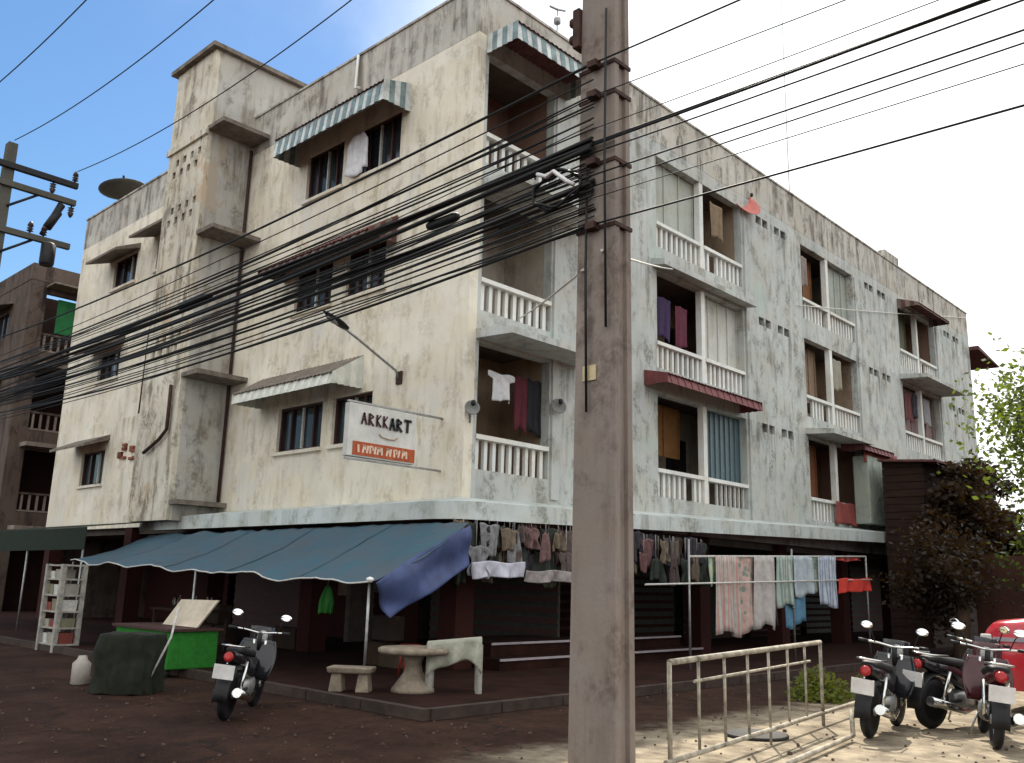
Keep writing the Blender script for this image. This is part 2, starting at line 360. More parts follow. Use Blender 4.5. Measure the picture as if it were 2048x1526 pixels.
for bi, (a, b) in enumerate(BAYS):
    mid = 7.62 if bi == 1 else 14.55 if bi == 2 else 21.7
    for fi, f in enumerate(FL):
        top = f+2.48 if f < 8 else 11.15
        bm = backs[(bi+fi) % 3]
        d0 = a+.25; 
        holes_wall(MB(), 'x', -1.3, -1.42, max(a-.3,.21), b+.3, f, f+2.64, [(d0, d0+.8, f+.001, f+2.05)] + ([(mid+.3, mid+1.3, f+.9, f+1.95)] if bi else [])).build('balcony_back_wall', bm, B)
        MB().box(-1.30, -.21, a-.15, a-.02, f, f+2.64).build('balcony_side_wall', bm, B)
        MB().box(-1.30, -.21, b+.02, b+.15, f, f+2.64).build('balcony_side_wall', bm, B)
        dr = MB().box(-1.40, -1.36, d0+.02, d0+.78, f+.02, f+2.02).build('door', M_door, B)
        MB().box(-1.358, -1.33, d0+.12, d0+.66, f+1.1, f+1.85).build('door_panel', M_frame, dr)
        if bi:
            w = MB().box(-1.41, -1.37, mid+.3, mid+1.3, f+.9, f+1.95).build('window', M_glass, B)
            MB().box(-1.368, -1.34, mid+.77, mid+.83, f+.9, f+1.95).build('mullion', M_frame, w)
        if bi:
            MB().box(-.16, -.01, mid-.08, mid+.08, f+.26, top).build('post', M_white, B)
            halves = [(a, mid-.08), (mid+.08, b)]
        else: halves = [(a, b)]
        for hi, (p, q) in enumerate(halves):
            railing(f, p, q, bal_me2 if (bi, fi, hi) == (1, 0, 1) else bal_me)
# enclosed halves: louvred panels and pale boards
def infill(f, a, b, z0, z1, m, name, n=6, x=-.22):
    o = MB().box(x-.03, x, a, b, z0, z1).build(name, m, B)
    for k in range(n+1):
        y = a+(b-a)*k/n; MB().box(x+.002, x+.03, y-.02, y+.02, z0, z1).build('slat', m, o)
infill(3.1, 7.7, 9.5, 3.96, 5.58, plainc('blue_grey_sheet', (.10, .15, .17), .4), 'screen_panel', 8)
infill(5.9, 7.7, 9.5, 6.76, 8.38, plaster('pale_board', (.55,.56,.52), (.25,.22,.18), .5, .4), 'board_panel', 4)
infill(8.7, 5.7, 7.54, 9.56, 11.15, plaster('grey_board', (.40,.42,.38), (.2,.18,.14), .5, .5), 'board_panel', 3)
infill(8.7, 14.63, 16.35, 9.56, 11.15, plaster('grey_green_board', (.34,.37,.34), (.2,.18,.14), .5, .5), 'board_panel', 4)
infill(8.7, 12.85, 14.47, 9.5, 11.15, plainc('brown_blind', (.24, .115, .05), .8), 'blind_panel', 3, -.5)
infill(5.9, 12.85, 14.47, 6.76, 8.38, plainc('tan_blind', (.27, .19, .13), .8), 'blind_panel', 4, -.5)
infill(3.1, 12.85, 14.47, 3.96, 5.58, plainc('rust_blind', (.25, .10, .05), .8), 'blind_panel', 4, -.6)
infill(3.1, 5.7, 7.54, 4.4, 5.58, plainc('ochre_blind', (.17, .08, .025), .8), 'blind_panel', 3, -.7)
infill(8.7, 20.0, 21.6, 9.56, 11.15, plainc('grey_green_blind', (.15, .15, .10), .8), 'blind_panel', 3, -.4)
infill(5.9, 20.0, 23.4, 6.76, 8.38, plainc('dull_brown_blind', (.22, .15, .14), .8), 'blind_panel', 5, -.3)
# projecting hood slabs over the balconies
for (y0, y1, z, px) in ((.2, 2.95, 5.58, .87), (.2, 2.95, 8.38, .85), (12.7, 15.3, 5.60, .8), (19.8, 23.6, 8.42, .9), (5.5, 9.6, 8.40, .35)):
    MB().hexa([(.002,y0,z+.05),(px,y0,z),(px,y1,z),(.002,y1,z+.05)], [(.002,y0,z+.22),(px,y0,z+.12),(px,y1,z+.12),(.002,y1,z+.22)]).build('hood_slab', M_right, B)
# corrugated awnings -------------------------------------------------
def awning(axis, u0, u1, zt, zl, proj, front, m1, m2, under, sgn, name='awning', pitch=.13):
    """box awning: sloped top sheet, upright striped front and end panels. axis 'y' = on the left wall (projects to -y)"""
    P = (lambda u, w, z: (u, -w, z)) if axis == 'y' else (lambda u, w, z: (w, u, z))
    zf = zl+front
    mb = MB(); n = max(6, int((u1-u0)/pitch*2))
    def top(a, b):
        u = u0+(u1-u0)*a; return P(u, .003+proj*b, zt+(zf-zt)*b+.012*math.sin(a*n*math.pi))
    o = mb.grid(top, n*2, 2, False).build(name, under, B, thick=.006)
    cnt = int((u1-u0)/pitch)
    for k in range(cnt):
        a, b = u0+(u1-u0)*k/cnt, u0+(u1-u0)*(k+1)/cnt; e = .012 if k % 2 else .0
        MB().hexa([P(a,proj+e,zl),P(b,proj+e,zl),P(b,proj+e+.012,zl),P(a,proj+e+.012,zl)], [P(a,proj-.06+e,zf),P(b,proj-.06+e,zf),P(b,proj-.045+e,zf),P(a,proj-.045+e,zf)]).build('awning_strip', m1 if k % 2 else m2, o)
    for u in (u0, u1):
        c2 = max(3, int(proj/pitch))
        for k in range(c2):
            w0, w1 = .003+proj*k/c2, .003+proj*(k+1)/c2
            za, zb = zt+(zf-zt)*k/c2, zt+(zf-zt)*(k+1)/c2
            MB().hexa([P(u-.006,w0,zl+.02),P(u+.006,w0,zl+.02),P(u+.006,w1,zl),P(u-.006,w1,zl)], [P(u-.006,w0,za),P(u+.006,w0,za),P(u+.006,w1,zb),P(u-.006,w1,zb)]).build('awning_strip', m1 if k % 2 else m2, o)
    return o
M_cream = plainc('cream_sheet', (.70, .70, .62), .6); M_cream2 = plainc('cream_sheet_worn', (.60, .62, .55), .6)
awning('y', -5.75, -1.9, 11.15, 10.52, .68, .42, M_greenaw, M_whiteaw, M_under, -1)
awning('y', -5.95, -2.1, 8.4, 7.82, .68, .10, M_hood, M_under, M_under, -1)
awning('y', -6.5, -2.9, 5.72, 5.05, .70, .22, M_cream, M_cream2, M_hood, -1)
awning('x', .22, 2.5, 11.52, 11.12, .78, .36, M_greenaw, M_whiteaw, M_under, 1)
awning('x', 5.2, 9.2, 6.0, 5.66, .6, .2, M_redaw, M_redaw, M_under, 1)
awning('x', 14.9, 17.0, 5.66, 5.42, .7, .16, M_redaw, M_under, M_under, 1)
awning('x', 20.0, 23.0, 11.3, 10.95, .7, .10, M_under, M_hood, M_under, 1)
for (x0, x1, z) in ((-15.75,-13.7,10.3), (-12.9,-10.9,10.42), (-16.2,-14.0,7.6), (-16.55,-14.2,4.80)):
    MB().hexa([(x0,-.7,z),(x1,-.7,z),(x1,-.003,z+.25),(x0,-.003,z+.25)], [(x0,-.7,z+.07),(x1,-.7,z+.07),(x1,-.003,z+.4),(x0,-.003,z+.4)]).build('window_hood', M_hood, B)
# windows on the left wall ---------------------------------------------
def window(x0, x1, z0, z1, nbar=3, half=False):
    w = MB().box(x0, x1, .13, .15, z0, z1).build('window', M_glass, B)
    fr = MB()
    for a, b, c, d in ((x0,x0+.05,z0,z1), (x1-.05,x1,z0,z1), (x0+.05,x1-.05,z0,z0+.05), (x0+.05,x1-.05,z1-.05,z1)): fr.box(a, b, .07, .128, c, d)
    fr.build('frame', M_frame, w)
    for k in range(1, nbar+1):
        x = x0+(x1-x0)*k/(nbar+1); MB().box(x-.02, x+.02, .075, .125, z0+.05, z1-.05).build('mullion', M_bar if k == 2 else M_frame, w)
    MB().box(x0-.06, x1+.06, -.07, .06, z0-.07, z0-.002).build('sill', M_left, w)
for v in win_big.values():
    for h in v: window(*h)
for h in win_small: window(*h, nbar=2)
# stair tower --------------------------------------------------------------
TX0, TX1, TY0, TY1, TZ = -9.8, -7.9, -1.2, 1.9, 13.86
vh = []
for zc in (11.12, 9.86, 6.6):
    for r_ in (0, 1):
        for c_ in range(4):
            x = -9.5+c_*.36+(.12 if r_ else 0); vh.append((x, x+.15, zc-.19+r_*.30, zc-.01+r_*.30))
holes_wall(MB(), 'y', TY0, TY0+.12, TX0, TX1, 2.62, TZ, vh).build('tower_wall', M_tower, B)
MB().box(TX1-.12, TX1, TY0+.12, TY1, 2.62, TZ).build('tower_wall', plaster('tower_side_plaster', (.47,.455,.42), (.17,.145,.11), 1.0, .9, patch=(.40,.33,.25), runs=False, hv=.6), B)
MB().box(TX0, TX0+.12, TY0+.12, TY1, 2.62, TZ).build('tower_wall', M_tower, B)
MB().box(TX0+.12, TX1-.12, TY1-.12, TY1, ZR, TZ).build('tower_wall', M_tower, B)
MB().box(TX0-.14, TX1+.14, TY0-.14, TY1+.14, TZ, TZ+.11).build('tower_roof', M_hood, B)
MB().box(TX0-.05, TX1+.05, TY0-.06, TY0-.003, 11.62, 11.78).build('tower_moulding', M_tower, B)
for z in (11.72, 9.1, 5.75):
    MB().box(TX1+.003, TX1+.75, TY0-.02, -.003, z, z+.10).build('tower_hood', M_hood, B)
MB().box(TX1+.003, TX1+.35, TY0+.02, -.003, 2.95, 3.05).build('tower_ledge', M_hood, B)
MB().tube([(TX1+.05,-.06,11.6), (TX1+.05,-.06,3.0)], .035).build('drain_pipe', M_rust, B)
MB().tube([(-8.2,-1.27,5.6), (-8.18,-1.27,4.6), (-8.5,-1.27,4.4), (-9.2,-1.27,4.15)], .04).build('drain_pipe', M_rust, B)
MB().tube([(-3.7,-.05,12.5), (-3.7,-.08,11.7), (-3.55,-.08,11.66)], .03).build('drain_pipe', M_white, B)
MB().tube([(-12.4,-.05,7.9), (-12.45,-.05,5.6)], .025).build('drain_pipe', M_rust, B)
# broken plaster with bricks showing beside the tower
random.seed(8); br = MB().box(-.11,.11,-.05,.05,-.035,.035).mesh('brick', mat('old_brick', (.26,.09,.055), .9, .4, 9))
for k in range(26):
    x = -13.6+random.random()*2.6; z = 4.72-(x+13.6)*.16+random.choice((-.16,-.08,0,.08,.16))
    part_copy(br, 'brick', B, (round(x/.23)*.23, -.012, z))
# ring canopy over the shops, round corner
def zc(s): return 2.44+max(0, s)*.028
path = [(-9.9,-.85,0), (-8,-.85,0), (-6,-.85,0), (-4,-.85,0), (-2,-.85,0), (-.5,-.85,0)]
for k in range(0, 9):
    a = R(-90+k*90/8); path.append((.15+.7*math.cos(a), -.15+.7*math.sin(a), 0))
for k in range(1, 13): path.append((.85, .0+k*1.62, k*1.62))
mb = MB(); n = len(path)
def inner(p): return (min(p[0], -.0) if p[0] < .1 else .003, -.003 if p[1] < .1 else p[1]) if not (p[0] > .1 and p[1] < .1) else (.003, -.003)
for k in range(n):
    x, y, s = path[k]; ix, iy = inner((x, y)); zb = zc(s)
    mb.v += [(x, y, zb), (x, y, zb+.28), (ix, iy, zb+.42), (ix, iy, zb+.06)]
for k in range(n-1):
    for j in range(4): mb.f.append((k*4+j, k*4+(j+1) % 4, k*4+4+(j+1) % 4, k*4+4+j)); mb.sm.append(False)
mb.f.append((0,1,2,3)); mb.f.append(tuple((n-1)*4+j for j in (3,2,1,0))); mb.sm += [False]*2
mb.build('shop_canopy', M_band, B)
# ground floor: columns, recessed maroon shutters, beam
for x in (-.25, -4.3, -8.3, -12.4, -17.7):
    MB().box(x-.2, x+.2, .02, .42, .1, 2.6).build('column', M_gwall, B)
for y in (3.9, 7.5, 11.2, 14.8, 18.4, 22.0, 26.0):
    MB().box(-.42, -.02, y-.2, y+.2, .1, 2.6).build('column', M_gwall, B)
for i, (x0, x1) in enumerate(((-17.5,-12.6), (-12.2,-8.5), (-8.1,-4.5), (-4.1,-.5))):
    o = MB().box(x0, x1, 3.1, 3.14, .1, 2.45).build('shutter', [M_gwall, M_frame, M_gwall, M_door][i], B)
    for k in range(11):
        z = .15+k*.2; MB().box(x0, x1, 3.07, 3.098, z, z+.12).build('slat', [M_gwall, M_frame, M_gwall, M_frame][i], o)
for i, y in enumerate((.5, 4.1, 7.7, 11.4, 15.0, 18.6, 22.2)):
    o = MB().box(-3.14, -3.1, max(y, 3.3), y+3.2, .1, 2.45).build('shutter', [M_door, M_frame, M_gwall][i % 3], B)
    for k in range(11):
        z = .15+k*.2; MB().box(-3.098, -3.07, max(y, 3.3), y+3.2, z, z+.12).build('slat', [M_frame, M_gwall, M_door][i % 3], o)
# annex with a sloping eave past the far end
MB().box(-3, -.4, L2+.003, L2+1.0, 6.0, 10.6).build('annex_wall', M_brown, B)
MB().hexa([(-3,L2+.003,11.1),(.35,L2+.003,11.0),(.35,L2+2.6,10.75),(-3,L2+2.6,10.85)], [(-3,L2+.003,11.25),(.35,L2+.003,11.15),(.35,L2+2.6,10.8),(-3,L2+2.6,10.9)]).build('annex_eave', M_under, B)

# ------------------------------------------------------------------ neighbour block on the far left
NB = thing('apartment_building', (-22.4,0,0), 'brown weathered apartment block at the far left beyond the alley', 'building')
holes_wall(MB(), 'y', 0, .2, -42, -22.4, 0, 11.5, [(-25.5,-24.3,6.9,7.9), (-25.5,-24.3,9.7,10.6), (-25.5,-24.3,4.0,5.0), (-30,-28.5,6.9,7.9), (-30,-28.5,9.7,10.6)]).build('wall', M_brown, NB)
for (z) in (3.9, 6.8, 9.6):
    MB().hexa([(-25.8,-.6,z+1.1),(-24,-.6,z+1.1),(-24,-.003,z+1.3),(-25.8,-.003,z+1.3)], [(-25.8,-.6,z+1.17),(-24,-.6,z+1.17),(-24,-.003,z+1.4),(-25.8,-.003,z+1.4)]).build('window_hood', M_hood, NB)
    w = MB().box(-25.5,-24.3,.1,.13,z+.1,z+1.0).build('window', M_glass, NB)
    MB().box(-24.93,-24.87,.05,.098,z+.1,z+1.0).build('mullion', M_frame, w)
holes_wall(MB(), 'x', -22.4, -22.6, .2, 14, 0, 11.5, [(.55, 4.2, f+.30, f+2.4) for f in FL]+[(.55,4.2,.1,2.5)]).build('wall', M_brown, NB)
MB().box(-24.2, -24.05, .3, 8, 0, 11.4).build('inner_wall', plainc('maroon_inner', (.03,.011,.009)), NB)
nb_bal = MB().box(-.03,.03,-.035,.035,0,.52).mesh('baluster', M_conc)
for f in FL:
    MB().box(-24.0, -22.61, .21, 6, f-.15, f).build('floor_slab', M_brown, NB)
    rl = MB().box(-22.56, -22.44, .55, 4.2, f+.9, f+.97).build('railing', M_brown, NB)
    MB().box(-22.39, -21.75, .35, 4.3, f-.32, f-.18).build('hood_slab', M_conc, NB)
    for k in range(14): part_copy(nb_bal, 'baluster', rl, (-22.5, .7+k*.25, f+.38))
    MB().box(-22.54, -22.46, .55, 4.2, f+.32, f+.375).build('lower_rail', M_conc, NB)
MB().box(-22.54, -22.5, 1.0, 2.6, 9.75, 11.0).build('curtain', plainc('green_curtain', (.02, .16, .05)), NB)
MB().box(-42, -22.38, -.02, .15, 11.5, 12.1).build('parapet', M_brown, NB); MB().box(-22.55, -22.38, .152, 14, 11.5, 12.1).build('parapet', M_brown, NB)
MB().box(-22.4, -21.6, .5, 3.5, 11.3, 11.36).build('eave', M_hood, NB)
awn = MB(); awn.hexa([(-15.6,-2.4,1.92),(-9.0,-2.4,1.95),(-9.0,-2.38,1.95),(-15.6,-2.38,1.92)], [(-15.6,-2.4,2.4),(-9.0,-2.4,2.42),(-9.0,-2.38,2.42),(-15.6,-2.38,2.4)])
awn.hexa([(-15.6,-2.4,2.402),(-9.0,-2.4,2.422),(-9.0,-.9,2.62),(-15.6,-.9,2.62)], [(-15.6,-2.4,2.415),(-9.0,-2.4,2.435),(-9.0,-.9,2.64),(-15.6,-.9,2.64)])
sa = awn.build('shop_awning', plainc('bottle_green_canvas', (.010, .018, .007), .8), at=(-12.3,-1.6,1.92))
tag(sa, 'dark green shop awning at the left end under the cream wall', 'awning')
for x in (-15.5, -12.3, -9.1): MB().tube([(x,-2.37,0), (x,-2.37,1.95)], .025).build('post', M_steel, sa)

# ------------------------------------------------------------------ utility poles
def crossarm(parent, x, y0, y1, z, m, name='crossarm'):
    return MB().box(x-.06, x+.06, y0, y1, z-.07, z+.07).build(name, m, parent, bev=.01)
def insulator(parent, p, up=1):
    x, y, z = p
    return MB().lathe([(.02,0),(.02,.05*up),(.075,.06*up),(.03,.1*up),(.075,.12*up),(.03,.16*up),(.07,.18*up),(.045,.26*up),(.015,.3*up)], (x,y,z), 10).build('insulator', mat('brown_porcelain', (.035,.02,.018), .3, .3, 5), parent)
PX, PY = 6.37, -4.42
pole = thing('utility_pole', (PX, PY, 0), 'tall tapered square concrete utility pole standing before the block', 'utility pole')
mb = MB(); H = 12.0
def sec(z):
    k = 1-z/H*.34; a, b = .232*k, .128*k; g = .035*k
    return [(-a,-b),(a,-b),(a,-b*.45),(a-g,-b*.38),(a-g,b*.38),(a,b*.45),(a,b),(-a,b),(-a,b*.45),(-a+g,b*.38),(-a+g,-b*.38),(-a,-b*.45)]
zs = [0,.8,1.6,2.4,3.2,4,4.8,5.6,6.4,7.2,8.5,10,12]
for z in zs:
    for a, b in sec(z): mb.v.append((PX+a, PY+b, z))
for i in range(len(zs)-1):
    for j in range(12): mb.f.append((i*12+j, i*12+(j+1) % 12, i*12+12+(j+1) % 12, i*12+12+j)); mb.sm.append(False)
mb.f.append(tuple((len(zs)-1)*12+j for j in range(12))); mb.sm.append(False)
mb.build('shaft', M_conc, pole)
for z in (4.5, 5.1, 5.75, 6.05):
    k = 1-z/H*.34
    MB().box(PX-.232*k-.012, PX+.232*k+.012, PY-.128*k-.012, PY+.128*k+.012, z, z+.035).build('clamp_band', M_rust, pole)
    MB().box(PX-.05, PX+.05, PY-.135*k-.09, PY-.135*k-.013, z-.01, z+.05).build('cable_bracket', M_rust, pole)
MB().box(PX-.27, PX-.19, PY-.15, PY-.02, 6.35, 6.75).build('service_bracket', M_rust, pole, bev=.01)
for z in (6.42, 6.6): MB().lathe([(.02,0),(.045,.02),(.045,.07),(.02,.09)], (PX-.29,PY-.1,z), 8).build('bolt', M_rust, pole)
MB().box(PX-.12, PX+.02, PY-.135*.89-.012, PY-.135*.89-.002, 3.17, 3.3).build('number_plate', plainc('plate_cream', (.55,.45,.26), .5), pole)
for k, (z0, z1) in enumerate(((3.6, 6.6), (2.9, 5.3))):
    MB().tube([(PX+.14-.2*k, PY-.15, z0), (PX+.13-.2*k, PY-.165, (z0+z1)/2), (PX+.12-.2*k, PY-.14, z1)], .012, 5).build('riser_cable', M_cable, pole)
for z in (10.3, 11.0):
    crossarm(pole, PX, PY-1.6, PY+1.6, z, M_conc)
    for y in (-1.45, 0.25, 1.45): insulator(pole, (PX, PY+y, z+.07))
LX = -10.9
lp = thing('utility_pole', (LX, PY, 0), 'distant utility pole with stacked crossarms and insulators at the left edge', 'utility pole')
M_lp = plaster('far_pole_concrete', (.10,.10,.085), (.04,.035,.03), .5, .5)
MB().hexa([(LX-.2,PY-.14,0),(LX+.2,PY-.14,0),(LX+.2,PY+.14,0),(LX-.2,PY+.14,0)], [(LX-.12,PY-.1,11.1),(LX+.12,PY-.1,11.1),(LX+.12,PY+.1,11.1),(LX-.12,PY+.1,11.1)]).build('shaft', M_lp, lp)
for z, m in ((10.52, M_black), (10.08, M_lp), (8.98, M_lp)):
    ca = crossarm(lp, LX+.15, PY-1.5, PY+1.5, z, m)
for y in (PY+1.42, PY-1.42): insulator(lp, (LX+.15, y, 10.59)); insulator(lp, (LX+.15, y, 10.0), -1)
insulator(lp, (LX+.15, PY+.95, 10.45), -1); insulator(lp, (LX+.15, PY+.6, 9.05)); insulator(lp, (LX+.15, PY+.9, 9.05))
MB().tube([(LX+.15,PY+.85,9.1), (LX+.15,PY+1.2,9.95)], [.05,.09], 8).build('fuse_cutout', M_black, lp)
MB().tube([(LX+.15,PY+.95,9.3), (LX+.15,PY+1.15,9.75)], [.10,.10], 8).build('fuse_cutout', M_black, lp)
MB().tube([(LX+.15,PY+.05,9.55), (LX+.15,PY+.7,10.05)], .03).build('brace', M_black, lp)
MB().tube([(LX+.15,PY+.05,8.45), (LX+.15,PY+.7,8.93)], .03).build('brace', M_black, lp)
MB().lathe([(.14,0),(.16,.05),(.16,.5),(.1,.55)], (LX+.3,PY+1.0,8.35), 10).build('transformer_can', M_black, lp)

# ------------------------------------------------------------------ overhead cables
def cable(p0, p1, sag, r, name, label, group, m=M_cable, n=30, wob=0, cat='cable'):
    p0, p1 = Vector(p0), Vector(p1); pts = []
    ph = random.random()*6
    for k in range(n+1):
        t = k/n; q = p0.lerp(p1, t); q.z -= sag*4*t*(1-t); q.z += wob*math.sin(t*17+ph); q.y += wob*math.sin(t*11+ph*2); pts.append(q)
    mid = (p0+p1)/2
    return tag(MB().tube(pts, r, 5).build(name, m, at=mid), label, cat, group)
random.seed(21)
heights = [(6.10,.016),(5.92,.008),(5.74,.009),(5.66,.008),(5.55,.010),(5.44,.008),(5.36,.012),(5.31,.026),(5.27,.018),(5.22,.014),(5.16,.009),(5.10,.009),(5.04,.010),(4.98,.014),(4.93,.010),(4.89,.012),(4.85,.008),(4.81,.014),(4.76,.008),(4.70,.009),(4.62,.008),(4.54,.016),(5.34,.024),(5.25,.028),(5.29,.020),(4.96,.022),(4.91,.020),(4.87,.018)]
lab1 = 'black overhead cable strung along the street between the two utility poles'
lab2 = 'black overhead cable leading right from the concrete pole against the white sky'
heights += [(random.uniform(4.5,5.75), random.choice((.006,.007,.009))) for _ in range(16)]
for i, (z, r) in enumerate(heights):
    dy = random.uniform(-.16, .12); dz = random.uniform(-.14, .18)
    cable((LX+.2, PY+dy+random.uniform(-.1,.1), z+dz), (PX, PY-.16+dy*.3, z), random.uniform(.0,.28), r*.95, 'overhead_cable', lab1, 'cables between the two poles', wob=.006 if r < .012 else .003)
    if i in (0, 2, 5, 7, 9, 13, 15, 18, 21, 24):
        cable((PX, PY-.16+dy*.3, z), (28, PY+random.uniform(-.2,.2), z+random.uniform(.1,.5)), random.uniform(.1,.35), r*.55, 'overhead_cable', lab2, 'cables right of the pole', n=44, wob=.004)
labp = 'thin high power line crossing the blue sky at top left'
for (y, z0, z1) in ((PY+1.45, 10.9, 11.3), (PY, 11.15, 11.3), (PY-1.45, 10.9, 11.3)):
    cable((LX+.15, y, z0), (PX, y, z1), .72, .011, 'power_line', labp, 'power lines', n=40)
cl = MB().lathe([(.02,-.24),(.04,-.22),(.052,-.17),(.052,.17),(.04,.22),(.02,.24)], (4.35, PY-.1, 5.12), 10, 'x').build('cable_closure', M_black, at=(4.35,PY-.1,5.12))
tag(cl, 'black cylindrical splice closure hanging on the cables near the corner', 'cable closure')
cl = MB().lathe([(.02,-.5),(.045,-.42),(.06,-.2),(.06,.25),(.04,.45),(.02,.5)], (-1.0, PY-.05, 5.32), 10, 'x').build('cable_closure', M_black, at=(-1,PY-.05,5.32))
tag(cl, 'long black cable closure at the left where the bundle thickens', 'cable closure')
# coiled slack at the pole
mb = MB(); random.seed(4)
for k in range(3):
    pts = []
    for j in range(26):
        a = j/25*2*math.pi; pts.append((PX-.35-.02*k+.28*math.cos(a), PY-.25+.03*k, 4.95+.16*math.sin(a)+.02*math.sin(5*a+k)))
    mb.tube(pts, .012, 5)
tag(mb.build('cable_coil', M_cable, at=(PX-.35,PY-.25,4.95)), 'coil of slack black cable tied beside the concrete pole', 'cable coil')
mb = MB(); pts = [(PX-.55,PY-.28,5.13),(PX-.42,PY-.3,5.06),(PX-.34,PY-.3,5.09),(PX-.2,PY-.28,4.96),(PX-.14,PY-.25,4.92)]
tag(mb.tube(pts, .02, 6).build('cable_tie_wrap', plainc('white_wrap', (.7,.68,.66), .5), at=(PX-.35,PY-.28,5.0)), 'short white wrapped cable end beside the coil at the pole', 'cable end')
for (p0, p1, lb) in (((PX-.1,PY-.16,4.15), (.02,1.25,6.22), 'white service wire running from the pole to the first balcony'), ((PX+.1,PY-.16,4.28), (.02,6.35,8.58), 'white service wire running from the pole to the second balcony'), ((.05,12.4,9.2), (.05,27.2,12.3), 'pale wire strung along the top of the right wall')):
    cable(p0, p1, .03, .013, 'service_wire', lb, None, plainc('white_wire', (.75,.72,.64), .5), n=14)

# ------------------------------------------------------------------ things fixed to the block
# sign: projects from the left wall, faces right
SX = -.5
sg = thing('sign_board', (SX, -1.3, 3.34), 'white projecting sign board with dark lettering above an orange band', 'sign')
MB().box(SX-.12, SX, -2.0, -.62, 3.36, 4.2).build('panel', plainc('sign_white', (.62,.62,.58), .6, .2, 3), sg, bev=.01)
MB().box(SX+.002, SX+.012, -1.9, -.64, 3.385, 3.60).build('orange_band', plainc('sign_orange', (.42,.085,.025), .6, .3, 8), sg)
for z, in ((4.23,), (3.325,)): MB().box(SX-.08, SX-.03, -2.0, -.005, z-.015, z+.015).build('bracket', M_steel, sg)
def strokes(parent, lst, m, z0, hgt, y0, wid, nm):
    mb = MB()
    for (u, v, u2, v2, w) in lst:
        a = Vector((SX+.014, y0+u*wid, z0+v*hgt)); b = Vector((SX+.014, y0+u2*wid, z0+v2*hgt)); d = (b-a).normalized(); nn = Vector((0, -d.z, d.y))*w/2
        for x in (0,): mb.hexa([a-nn, a+nn, b+nn, b-nn], [p+Vector((.006,0,0)) for p in (a-nn, a+nn, b+nn, b-nn)])
    return mb.build(nm, m, parent)
M_ink = plainc('sign_ink', (.05,.012,.015), .6); M_ink2 = plainc('sign_ink_black', (.015,.015,.017), .6); M_pale = plainc('sign_pale', (.72,.55,.42), .6)
top1 = [(.0,0,.04,1,.03),(.04,1,.09,0,.03),(.02,.4,.07,.4,.02),(.14,0,.14,1,.04),(.14,1,.22,.75,.025),(.22,.75,.14,.5,.025),(.14,.5,.23,0,.03),(.29,0,.29,1,.035),(.29,.5,.36,1,.025),(.29,.5,.37,0,.03),(.42,0,.42,1,.035),(.42,.45,.49,1,.025),(.42,.45,.5,0,.03)]
top2 = [(.55,0,.59,1,.045),(.59,1,.64,0,.045),(.56,.4,.63,.4,.03),(.69,0,.69,1,.05),(.69,1,.78,.75,.035),(.78,.75,.69,.5,.035),(.69,.5,.79,0,.045),(.9,0,.9,1,.05),(.83,1,.98,1,.045)]
strokes(sg, top1, M_ink, 3.88, .19, -1.76, 1.04, 'lettering'); strokes(sg, top2, M_ink2, 3.86, .20, -1.76, 1.04, 'lettering')
strokes(sg, [(.3,.6,.36,.3,.015),(.36,.3,.5,.15,.015),(.5,.15,.62,.2,.015),(.62,.2,.68,.5,.015)], plainc('sign_ochre', (.30,.2,.1), .6), 3.68, .14, -1.7, 1.0, 'logo_line')
low = []
for k, u in enumerate((.06,.13,.2,.26,.33,.38,.46,.54,.6,.68,.75,.82,.9)):
    low += [(u,0,u+(.02 if k % 3 else -.01),1,.035)]
    if k % 2: low += [(u,1,u+.045,.9,.025),(u+.045,.9,u+.04,.4,.025)]
strokes(sg, low, M_pale, 3.43, .12, -1.86, 1.16, 'lettering')
# wall street lamp
lm = thing('street_lamp', (-1.77, 0, 5.2), 'dark street lamp on a thin arm reaching out from the cream wall', 'street lamp')
MB().tube([(-1.77,-.02,5.1), (-1.77,-.10,5.24), (-1.77,-.5,5.42), (-1.77,-1.0,5.65), (-1.77,-1.35,5.80)], .024, 7).build('arm', M_steel, lm)
MB().box(-1.85, -1.69, -.03, -.002, 5.0, 5.24).build('mount_plate', M_rust, lm)
MB().grid(lambda a, b: (-1.77+.11*math.sin(math.pi*min(1, .25+a*.75))*math.cos(b*2*math.pi), -1.25-.55*a, 5.78+.22*a+.055*math.sin(math.pi*min(1, .2+a*.8))*math.sin(b*2*math.pi)), 8, 12).build('lamp_head', M_black, lm)
MB().grid(lambda a, b: (-1.77+.075*math.sin(math.pi*a)*math.cos(b*math.pi), -1.42-.3*a, 5.80+.12*a-.035*math.sin(math.pi*a)*math.sin(b*math.pi)), 6, 8).build('lens', plainc('lamp_lens', (.3,.3,.28), .2), lm)
# satellite dishes
def dish(name, loc, r, face, m, label, mast=True):
    d = thing(name, loc, label, 'satellite dish'); f = Vector(face).normalized(); a = f.orthogonal().normalized(); b = f.cross(a); c = Vector(loc)
    MB().grid(lambda s, t: c+(a*math.cos(t*2*math.pi)+b*math.sin(t*2*math.pi))*r*s+f*(.28*r*s*s), 6, 24).build('reflector', m, d, thick=.012)
    MB().tube([c+a*r*.9+f*.25*r, c+f*r*.85], .008, 5).build('feed_arm', M_steel, d); MB().lathe([(.02,0),(.04,.02),(.04,.09),(.02,.1)], c+f*r*.8, 8).build('feed_horn', M_black, d)
    MB().tube([c, c-f*.12, c-f*.14-Vector((0,0,.5 if mast else .2))], .02, 6).build('mount', M_steel, d)
    return d
dish('satellite_dish', (-.02,9.75,11.25), .42, (.85,-.3,.5), plainc('faded_red_mesh', (.55,.16,.13), .6), 'faded red satellite dish fixed high on the right wall')
